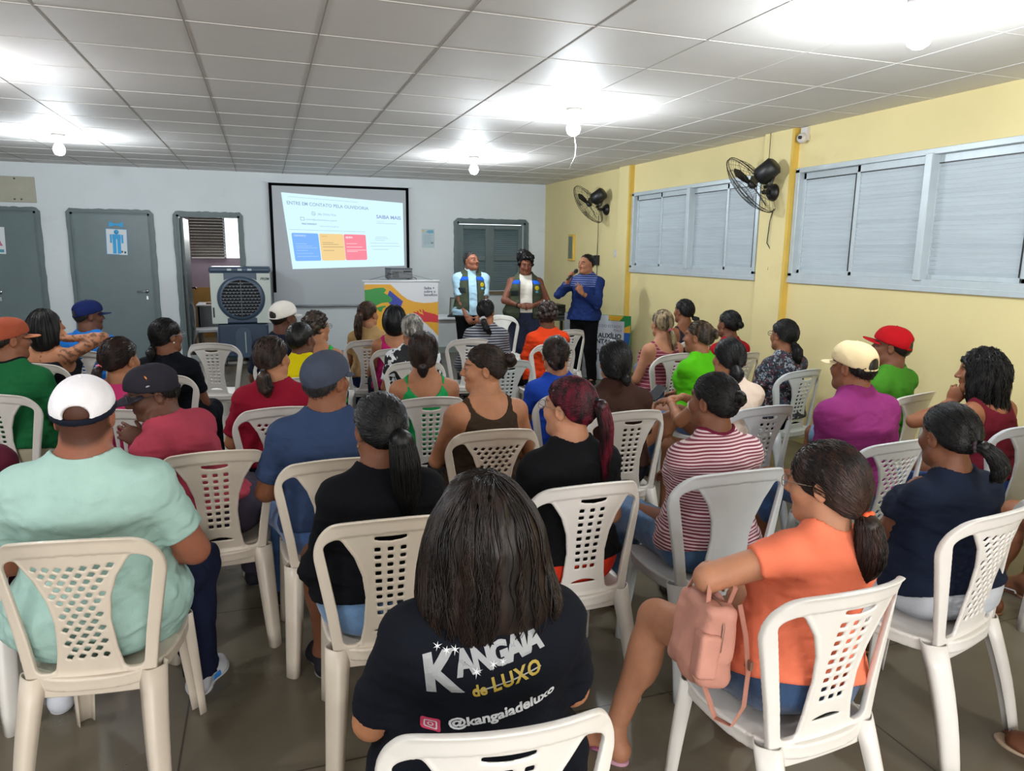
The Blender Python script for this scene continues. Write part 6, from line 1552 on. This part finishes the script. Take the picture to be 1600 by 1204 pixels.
# ---------------------------------------------------------------- the three people standing at the front
def stand(x, y, rz, label, **k):
    P_ = {q: k.pop(q) for q in ('hair', 'shirt', 'pants', 'shoes', 'glasses', 'extra') if q in k}
    p = Person(stand=True, face=True, **k); p.make((x, y), rz, label, group='speakers standing at the front', det=.9, **P_); return p
def vest(s, blue=True):
    """open utility vest worn over the shirt"""
    e = .022; F = Fld(); F.add(f_loft(s.P, s.R, s.L, s.tab, e*1.1), 0)
    for sd in (1, -1):
        S = s.S[sd]; F.add(f_cone(s.N+s.R@V3(sd*.03, -.01, .03), S+s.R@V3(-sd*.02, -.005, .012), .03+e*.6, .034+e*.6), .05)
        if s.sex == 'F': F.add(f_ell(s.P+s.R@V3(sd*.075*s.g, .085*s.g, s.L*.63), (.062*s.g+e, .058*s.g+e, .065*s.g+e), s.R), .06)
    F.disp(wave(77, 50, .002, (.3, .3, 1.6))); zc_ = s.P[2]
    F.disp(lambda X, Y, Z: (-.017*np.clip((zc_+.16-Z)/.10, 0, 1)+0*X+0*Y).astype(F32))
    w = .052 if s.sex == 'M' else .078
    F.sub(f_ell(s.N+s.R@V3(0, .02, .045), (.085, .11, .06), s.R), .004)
    F.sub(f_box(s.P+s.R@V3(0, .30, s.L*.45), (w, .30, s.L*.8), s.R), .006)
    for sd in (1, -1): F.sub(f_ell(s.S[sd]+s.R@V3(sd*.05, 0, -.03), np.array((.072, .16, .115))*(.6+.4*s.g), s.R), .006)
    F.cut(f_plane(s.P+s.R@V3(0, 0, -.16*s.L), -s.R[:, 2]), .003)
    v = mesh_np('vest', *F.auto(.009), cloth_mat('#434a3a'), s.root)
    Y = F.copy(); Y.disp(lambda X, Y_, Z: F32(-.0025)+0*X*Y_*Z); Y.cut(f_plane(s.P+s.R@V3(0, 0, s.L*.76), -s.R[:, 2]), .002).cut(f_plane(s.P+s.R@V3(0, 0, s.L*.87), s.R[:, 2]), .002)
    mesh_np('blue_yoke', *Y.auto(.008), cloth_mat('#1f55b8'), v)
    G = F.copy(); G.disp(lambda X, Y_, Z: F32(-.003)+0*X*Y_*Z)
    c = s.P+s.R@V3(-.115*(.5+.5*s.g), .13*s.g, s.L*.66)
    B = G.copy(); B.cut(f_ell(c, (.030, .12, .030), s.R), .001); mesh_np('badge', *B.mesh(c-.13, c+.13, .007), cloth_mat('#b8a428'), v)
    c = s.P+s.R@V3(-.115*(.5+.5*s.g), .13*s.g, s.L*.56); B = G.copy(); B.cut(f_ell(c, (.022, .12, .016), s.R), .001); mesh_np('badge', *B.mesh(c-.13, c+.13, .007), cloth_mat('#58a8c8'), v)
    c = s.P+s.R@V3(.125*(.5+.5*s.g), .12*s.g, s.L*.52); B = G.copy(); B.cut(f_box(c, (.045, .12, .035), s.R), .001); mesh_np('pocket', *B.mesh(c-.14, c+.14, .007), cloth_mat('#262d30'), v)
    mb = MB()
    for sd in (1, -1):
        pts = []
        for i in range(14):
            z = s.L*(-.14+.95*i/13); o = s.P+s.R@V3(sd*(w+.006), .36, z)
            p = o.copy()
            for _ in range(24):
                d = float(F.at(p[None])[0]); 
                if d < .001: break
                p = p-s.R[:, 1]*min(d, .03)
            pts.append(p)
        mb.tube(pts, .006, 6)
    mb.build('zip_edge', mat('zip_dark', '#12161e', .7), v)
s1 = stand(2.54, 9.05, 172, 'person in a pale blue polo shirt and open olive vest standing with lowered clasped hands', sex='M', g=1.2, h=1.0, lean=-2, skin='#8f5c46', hy=36, hp=-8, hair=dict(style='short', c='#2e2a28', th=.004, ns=400, sl=.012, line=.03, slope=.95),
    shirt=dict(c='#a9cbdc', neck='polo', cc='#bcd8e4', sleeve=.85, seed=3, fold=.003, hem=-.12), pants=dict(c='#101216'), shoes=dict(kind='shoe', c='#101010'), armR=((.6, -.3, -.4), (.09, .22, .86), (.2, 1, .2), dict(curl=30, hd=(-.6, .3, -.8))), armL=((-.6, -.3, -.4), (-.09, .22, .86), (-.2, 1, .2), dict(curl=30, hd=(.6, .35, -.8))), vox=.01, hvox=.0045)
vest(s1)
s2 = stand(3.18, 8.75, 164, 'person in a white top and open olive vest standing with curly hair tied high', sex='F', g=1.36, sh=.185, h=.99, lean=-2, skin='#6e4230', hy=4, hp=10, hs=1.02, hair=dict(style='curly', c='#070606', th=.008, n=70, ns=500, cs=.9, sr=.0018, line=.06, slope=.9, blobs=[((.025, -.035, .135), (.085, .07, .055)), ((.05, -.03, .15), (.05, .05, .04)), ((.07, -.03, .09), (.05, .05, .05)), ((-.06, -.03, .09), (.05, .05, .05))]),
    shirt=dict(c='#cfc9bd', neck='crew', sleeve=0, seed=4, fold=.002, hem=.0, hole=.8), pants=dict(c='jean:#16203f', fold=.003, top=.22), shoes=dict(kind='shoe', c='#101010'), armR=((.8, -.1, -.4), (.085, .27, 1.02), (.3, .8, .5), dict(curl=35, hd=(-1, .25, -.1))), armL=((-.8, -.1, -.4), (-.085, .27, 1.02), (-.3, .8, .5), dict(curl=35, hd=(1, .25, -.1))), vox=.01, hvox=.0045)
vest(s2)
s3 = stand(3.83, 8.30, 128, 'person in a navy sweater and black trousers speaking into a black microphone', sex='M', g=1.03, h=.99, lean=-1, skin='#a06c50', hy=-22, hp=2, hair=dict(style='short', c='#0c0908', th=.006, ns=700, sl=.016, line=.035, slope=1.1),
    shirt=dict(c='#1c2c5c', neck='crew', sleeve=1.75, seed=6, fold=.004, hem=-.14), pants=dict(c='#0b0b0f'), shoes=dict(kind='shoe', c='#121010'), armR=((.6, .1, -.75), (.10, .26, 1.36), (.9, .3, .3), dict(curls=(55, 58, 60, 62), hd=(-.3, .5, .8), thumb=(.8, .2, .7))), armL=((-.5, -.2, -.8), (-.10, .30, 1.20), (-.5, .6, .4), dict(curls=(8, 30, 50, 55), hd=(.35, .45, .8))), vox=.01, hvox=.0045)
# striped yoke of the sweater
Y = s3.SF.copy(); Y.disp(lambda X, Y_, Z: F32(-.0025)+0*X*Y_*Z); Y.cut(f_plane(s3.P+s3.R@V3(0, 0, s3.L*.70), -s3.R[:, 2]), .002)
Y.cut(f_box(s3.N+s3.R@V3(0, 0, -.1), (.17, .3, .25), s3.R), .004)
mesh_np('striped_yoke', *Y.auto(.009), stripes('yoke_stripes', '#16265c', '#7f94c8', period=.026, duty=.18), s3.root)
def world(s, p):
    return s.root.matrix_basis @ Vector(p)
def wpt(s, p):
    M = Matrix.Translation(s.root.location) @ Matrix.Rotation(s.root.rotation_euler[2], 4, 'Z'); return M @ Vector(p)
def palm(s, sd):
    arm = s.armR if sd > 0 else s.armL; d = nrm(arm[3]['hd']) if 'hd' in arm[3] else s.HD[sd][0]; n = s.HD[sd][1]; n = nrm(n-d*np.dot(n, d)); return s.W[sd]+d*.075-n*.030, d, n
# microphone held in the right hand
pc, d, n = palm(s3, 1); lat = np.cross(n, d)
mouth = s3.up((0, .13, -.055)); ax = nrm(mouth-pc)
t = empty('microphone', tuple(wpt(s3, pc))); tag(t, 'black handheld microphone at the mouth of the person in the navy sweater', 'microphone'); t.rotation_euler = (0, 0, s3.root.rotation_euler[2])
q = Vector((0, 0, 1)).rotation_difference(Vector(ax)); Mq = q.to_matrix().to_4x4()
MB().lathe([(0, -.13), (.013, -.13), (.014, -.05), (.017, .05), (.019, .09), (0, .09)], n=16, M=Mq).build('handle', M_black, t)
MB().lathe([(.018, .088), (.026, .10), (.027, .115), (.022, .135), (.010, .145), (0, .146)], n=16, M=Mq).build('grille_head', mat('mic_mesh', '#26272b', .45, metal=.5, bump=.6, bscale=400), t)
# watch on the left wrist
W_, E_ = s3.W[-1], s3.E[-1]; axw = nrm(W_-E_); X_ = nrm(np.cross(axw, V3(0, 0, 1))); Y_ = np.cross(axw, X_); b = MB(); c0 = W_-axw*.02
b.tube([c0+(X_*cos(a)+Y_*sin(a))*.030 for a in np.linspace(0, 2*pi, 20, endpoint=False)], .006, 6, closed=True); b.build('watch', mat('watch_brass', '#7a6232', .3, metal=.8), s3.root)
W_, E_ = s2.W[1], s2.E[1]; axw = nrm(W_-E_); X_ = nrm(np.cross(axw, V3(0, 0, 1))); Y_ = np.cross(axw, X_); b = MB(); c0 = W_-axw*.03
b.tube([c0+(X_*cos(a)+Y_*sin(a))*.031 for a in np.linspace(0, 2*pi, 20, endpoint=False)], .007, 6, closed=True); b.build('wristband', M_black, s2.root)

# ---------------------------------------------------------------- printed T-shirt, bag, phone, small extras
def decal(s, verts, faces, cx, cz, name, m, parent, tilt=0., off=.0016, arc=0.):
    """print laid on the back of the shirt: x across, z up, pushed onto the cloth along y"""
    P = []
    ct, st = cos(radians(tilt)), sin(radians(tilt))
    for x, y in verts: P.append((cx+x*ct-y*st, 0, cz+x*st+y*ct+arc*x*x))
    P = np.array(P, float); P[:, 1] = -.40
    o = P[:, 1].copy()
    for _ in range(60):
        d = s.SF.at(P); P[:, 1] += np.clip(d*.8, -.01, .02)
    P[:, 1] -= off
    mb = MB(); mb.add([tuple(p) for p in P], faces); return mb.build(name, m, parent, recalc=False)
def subdiv(v, f, step=.012):
    """split long triangles so that a print follows the cloth"""
    import bmesh
    bm = bmesh.new(); vs = [bm.verts.new((*p[:2], 0)) for p in v]
    for q in f:
        try: bm.faces.new([vs[i] for i in q])
        except ValueError: pass
    bmesh.ops.triangulate(bm, faces=bm.faces)
    for _ in range(3):
        ed = [e for e in bm.edges if e.calc_length() > step]
        if not ed: break
        bmesh.ops.subdivide_edges(bm, edges=ed, cuts=1); bmesh.ops.triangulate(bm, faces=bm.faces)
    bm.verts.index_update(); v2 = [(q.co.x, q.co.y) for q in bm.verts]; f2 = [tuple(q.index for q in p.verts) for p in bm.faces]; bm.free(); return v2, f2
M_pr = mat('print_silver', '#8a8c8e', .5); M_go = mat('print_gold', '#9a8320', .5); M_wh = mat('print_white', '#cdd0d4', .6)
def shirt_text(txt, size, x, z, m, bold=0., tilt=0., space=1., arc=0., name='lettering', ys=1.):
    v, f = text_mesh(txt, size, bold, space=space); v = [(a, b_*ys) for a, b_, _ in v]; v, f = subdiv(v, f); return decal(k1, v, f, x, z, name, m, k1.shirt_ob, tilt, arc=arc)
zt_ = k1.N[2]-.080
shirt_text('K', .098, -.145, zt_-.075, M_pr, .0045, 5, ys=1.05)
shirt_text('ANGAIA', .052, -.080, zt_-.042, M_pr, .0030, 9, .90, ys=1.15)
shirt_text('de', .030, -.055, zt_-.082, M_go, .0010, 8); shirt_text('LUXO', .037, -.014, zt_-.076, M_go, .0012, 9, 1.15)
ru = subdiv([(-.02, 0), (.125, 0), (.125, .0025), (-.02, .0025)], [(0, 1, 2, 3)]); decal(k1, *ru, -.03, zt_-.070, 'print_line', M_pr, k1.shirt_ob, 9)
for i, (x, z, r) in enumerate(((-.118, .012, .011), (-.100, .002, .011), (-.083, .003, .011), (-.045, -.036, .013), (-.010, -.026, .011), (.010, -.024, .009))):
    st = []
    for q in range(12): a = q*pi/6; rr = r*(1 if q % 2 == 0 else .25)*(1 if q % 4 == 0 else .8); st.append((rr*cos(a+.3), rr*sin(a+.3)))
    decal(k1, st+[(0, 0)], [(q, (q+1) % 12, 12) for q in range(12)], x, zt_+z, 'sparkle', M_wh, k1.shirt_ob, off=.0026)
shirt_text('@kangaiadeluxo', .035, -.098, zt_-.165, M_wh, .0012, 9)
def rr_(w, r, n=5):
    P = []
    for sx, sy, a0 in ((1, 1, 0), (-1, 1, 90), (-1, -1, 180), (1, -1, 270)):
        for i in range(n+1): a = radians(a0+90*i/n); P.append((sx*(w-r)+r*cos(a), sy*(w-r)+r*sin(a)))
    return P
def ring(P, Q): n = len(P); return P+Q, [(i, (i+1) % n, n+(i+1) % n, n+i) for i in range(n)]
icx, icz = -.132, zt_-.166
o_ = rr_(.0185, .006); decal(k1, *subdiv(o_, [tuple(range(len(o_)))]), icx, icz, 'app_icon', mat('print_pink', '#c23a5c', .5), k1.shirt_ob, 3)
decal(k1, *ring(rr_(.0125, .004), rr_(.0098, .003)), icx, icz, 'icon_outline', M_wh, k1.shirt_ob, 3, off=.0026)
c1 = [(.0058*cos(a), .0058*sin(a)) for a in np.linspace(0, 2*pi, 16, endpoint=False)]; c2 = [(.0036*cos(a), .0036*sin(a)) for a in np.linspace(0, 2*pi, 16, endpoint=False)]
decal(k1, *ring(c1, c2), icx, icz, 'icon_ring', M_wh, k1.shirt_ob, 3, off=.0026)

# cap print on the dark cap
w = k7.capw; Rr = k7.capR
def cap_patch(name, x, y, z, r, m):
    F = Fld(); F.add(f_ell(w((0, -.002, .006)), np.array((.0965, .1175, .0985))*k7.hs, Rr), 0); F.cut(f_ell(w((x, y, z)), r, Rr), .001); F.sub(f_ell(w((0, -.002, .006)), np.array((.089, .109, .091))*k7.hs, Rr), .0)
    v, q = F.mesh(w((x, y, z))-.06, w((x, y, z))+.06, .003)
    if len(v): mesh_np(name, v, q, m, [c for c in k7.root.children if c.name.startswith('cap')][0])
cap_patch('cap_emblem', -.072, .030, .062, (.05, .009, .010), mat('emb_orange', '#c8782a', .6)); cap_patch('cap_emblem', -.072, .055, .052, (.05, .012, .008), M_pr); cap_patch('cap_lettering', -.075, .045, .028, (.05, .024, .005), M_pr)

# pink shoulder bag on the bent arm of the person in orange
bg_m = cloth_mat('#b98474', .55)
B0 = k2.E[-1]+V3(.035, -.02, -.045)
F = Fld(); Rb = rot(rz=-14, rx=-6, ry=8)
cB = B0+V3(-.03, .03, -.13)
F.add(f_box(cB, (.050, .105, .115), Rb, .025), 0).add(f_ell(cB+Rb@V3(0, 0, -.055), (.066, .110, .065), Rb), .03); F.disp(wave(14, 40, .004))
t = empty('shoulder_bag', tuple(wpt(k2, cB))); t.rotation_euler = (0, 0, k2.root.rotation_euler[2]); tag(t, 'pink leather-look shoulder bag hanging from the bent arm of the person in orange', 'bag')
v, q = F.auto(.006); mesh_np('bag_body', v-cB.astype(F32), q, bg_m, t)
def bpt(x, y, z): return Rb@V3(x, y, z)
def strap(name, pts, w_, th=.003):
    mb = MB(); pts = [Vector(p) for p in pts]; vs = []
    side = Vector(Rb[:, 0])+Vector(Rb[:, 1])*.6
    for i, p in enumerate(pts):
        a = pts[max(i-1, 0)]; b_ = pts[min(i+1, len(pts)-1)]; T = (b_-a).normalized(); s_ = (side-T*side.dot(T)).normalized(); n_ = T.cross(s_)
        for u_, v_ in ((-1, -1), (1, -1), (1, 1), (-1, 1)): vs.append(p+s_*u_*w_/2+n_*v_*th/2)
    k = len(pts); mb.add(vs, [(i*4+j, i*4+(j+1) % 4, (i+1)*4+(j+1) % 4, (i+1)*4+j) for i in range(k-1) for j in range(4)]+[(0, 1, 2, 3), (4*k-1, 4*k-2, 4*k-3, 4*k-4)]); return mb.build(name, bg_m, t)
strap('handle', [bpt(-.03, -.06, .11), bpt(-.035, -.065, .16), bpt(-.02, -.02, .215), bpt(-.02, .04, .18), bpt(-.03, .07, .11)], .018)
strap('handle', [bpt(.03, -.06, .11), bpt(.04, -.065, .16), bpt(.03, -.02, .205), bpt(.03, .04, .17), bpt(.03, .07, .11)], .018)
strap('long_strap', [bpt(.052, -.08, .12), bpt(.072, -.10, .04), bpt(.086, -.115, -.05), bpt(.08, -.13, -.14), bpt(.06, -.12, -.20), bpt(.03, -.08, -.20), bpt(.0, -.05, -.125)], .020)
mb = MB(); mb.tube([bpt(0, -.108, -.06), bpt(0, -.108, .06), bpt(0, -.09, .116), bpt(0, 0, .118), bpt(0, .09, .116)], .0035, 6); mb.build('zipper', mat('zip_brass', '#8a6a5a', .4, metal=.4), t)
F = Fld(); F.add(f_box(cB+Rb@V3(-.030, -.088, -.02), (.030, .030, .062), Rb, .012), 0); v, q = F.auto(.005); mesh_np('side_pocket', v-cB.astype(F32), q, bg_m, t)
mb = MB(); bx = bpt(.086, -.112, -.03)
mb.box(-.004, .004, -.016, .016, -.012, .012, Matrix.Translation(bx) @ Matrix(Rb.tolist()).to_4x4()); mb.build('buckle', mat('zip_brass', '#8a6a5a', .4, metal=.4), t)

# phone in the hand of the person in cream
pc, d, n = palm(k12, 1); t = empty('smartphone', tuple(wpt(k12, pc-n*.0+V3(-.075, .055, .055)))); tag(t, 'black smartphone held over the crossed knee of the person in the cream top', 'phone')
t.rotation_euler = (radians(28), radians(10), radians(-58))
MB().box(-.037, .037, -.076, .076, -.0045, .0045).build('phone_case', M_black, t, bevel=.004); MB().box(-.033, .033, -.071, .071, .0046, .0052).build('phone_screen', mat('phone_glass', '#15171c', .12), t)

# small jewellery and clip details
def earring(s, side, r, m):
    b = MB(); c = s.up((side*.082, -.010, -.038-r)); b.tube([c+V3(0, r*cos(a), r*sin(a)) for a in np.linspace(0, 2*pi, 20, endpoint=False)], .0016, 6, closed=True); b.build('earring', m, s.root)
M_gold = mat('gold', '#b09050', .25, metal=1)
earring(k36, -1, .016, M_gold); earring(k27, 1, .012, M_gold); earring(k8, -1, .008, M_gold)
b = MB(); b.sphere(k21.up((.084, -.008, -.036)), .005, 10, 8); b.build('earring', mat('pearl', '#d8d4cc', .2), k21.root)
# ---------------------------------------------------------------- camera, daylight from behind, exposure
cam = bpy.data.cameras.new('camera'); co = bpy.data.objects.new('camera', cam); COL.objects.link(co); sc.camera = co
cam.sensor_fit = 'HORIZONTAL'; cam.sensor_width = 36; cam.lens = 36*1117/1600; cam.clip_start = .05
Rc = Matrix(((0.94613182, -0.04926831, 0.32001127), (-0.32357903, -0.17884188, 0.92914595), (0.01145396, -0.98264348, -0.18515019)))
M4 = Matrix([[Rc[i][0], -Rc[i][1], -Rc[i][2]] for i in range(3)]).to_4x4(); M4.translation = (0, 0, 1.70); co.matrix_world = M4
W = bpy.data.worlds.new('world'); sc.world = W; W.use_nodes = True
bg = W.node_tree.nodes['Background']; bg.inputs[0].default_value = (.85, .92, 1, 1); bg.inputs[1].default_value = 1.2
def area(loc, rotd, sx, sy, e, c):
    l = bpy.data.lights.new('window_light', 'AREA'); l.shape = 'RECTANGLE'; l.size = sx; l.size_y = sy; l.energy = e; l.color = c
    o = bpy.data.objects.new('window_light', l); link(o); o.location = loc; o.rotation_euler = [radians(a) for a in rotd]; return o
area((-2.65, YF-.1, 1.6), (90, 0, 0), 2.5, 1.4, 70, (1, .97, .93))
area((.5, YF-.1, 1.2), (90, 0, 0), 2.2, 2.2, 130, (1, .97, .93))
area((3.2, YF-.1, 1.6), (90, 0, 0), 2.0, 1.4, 70, (1, .97, .93))
area((-.6, BR-.3, 2.2), (-60, 0, 0), 1.2, .8, 25, (1, 1, 1))
vs = sc.view_settings; vs.view_transform = 'Standard'; vs.look = 'None'; vs.gamma = 1; vs.use_curve_mapping = False; vs.exposure = 0.24
sc.cycles.use_denoising = True; sc.cycles.max_bounces = 6; sc.cycles.diffuse_bounces = 3; sc.cycles.glossy_bounces = 3; sc.cycles.transmission_bounces = 4; sc.cycles.transparent_max_bounces = 6; sc.cycles.caustics_reflective = False; sc.cycles.caustics_refractive = False; sc.cycles.sample_clamp_indirect = 4
sc.cycles.use_adaptive_sampling = True; sc.cycles.adaptive_threshold = .02
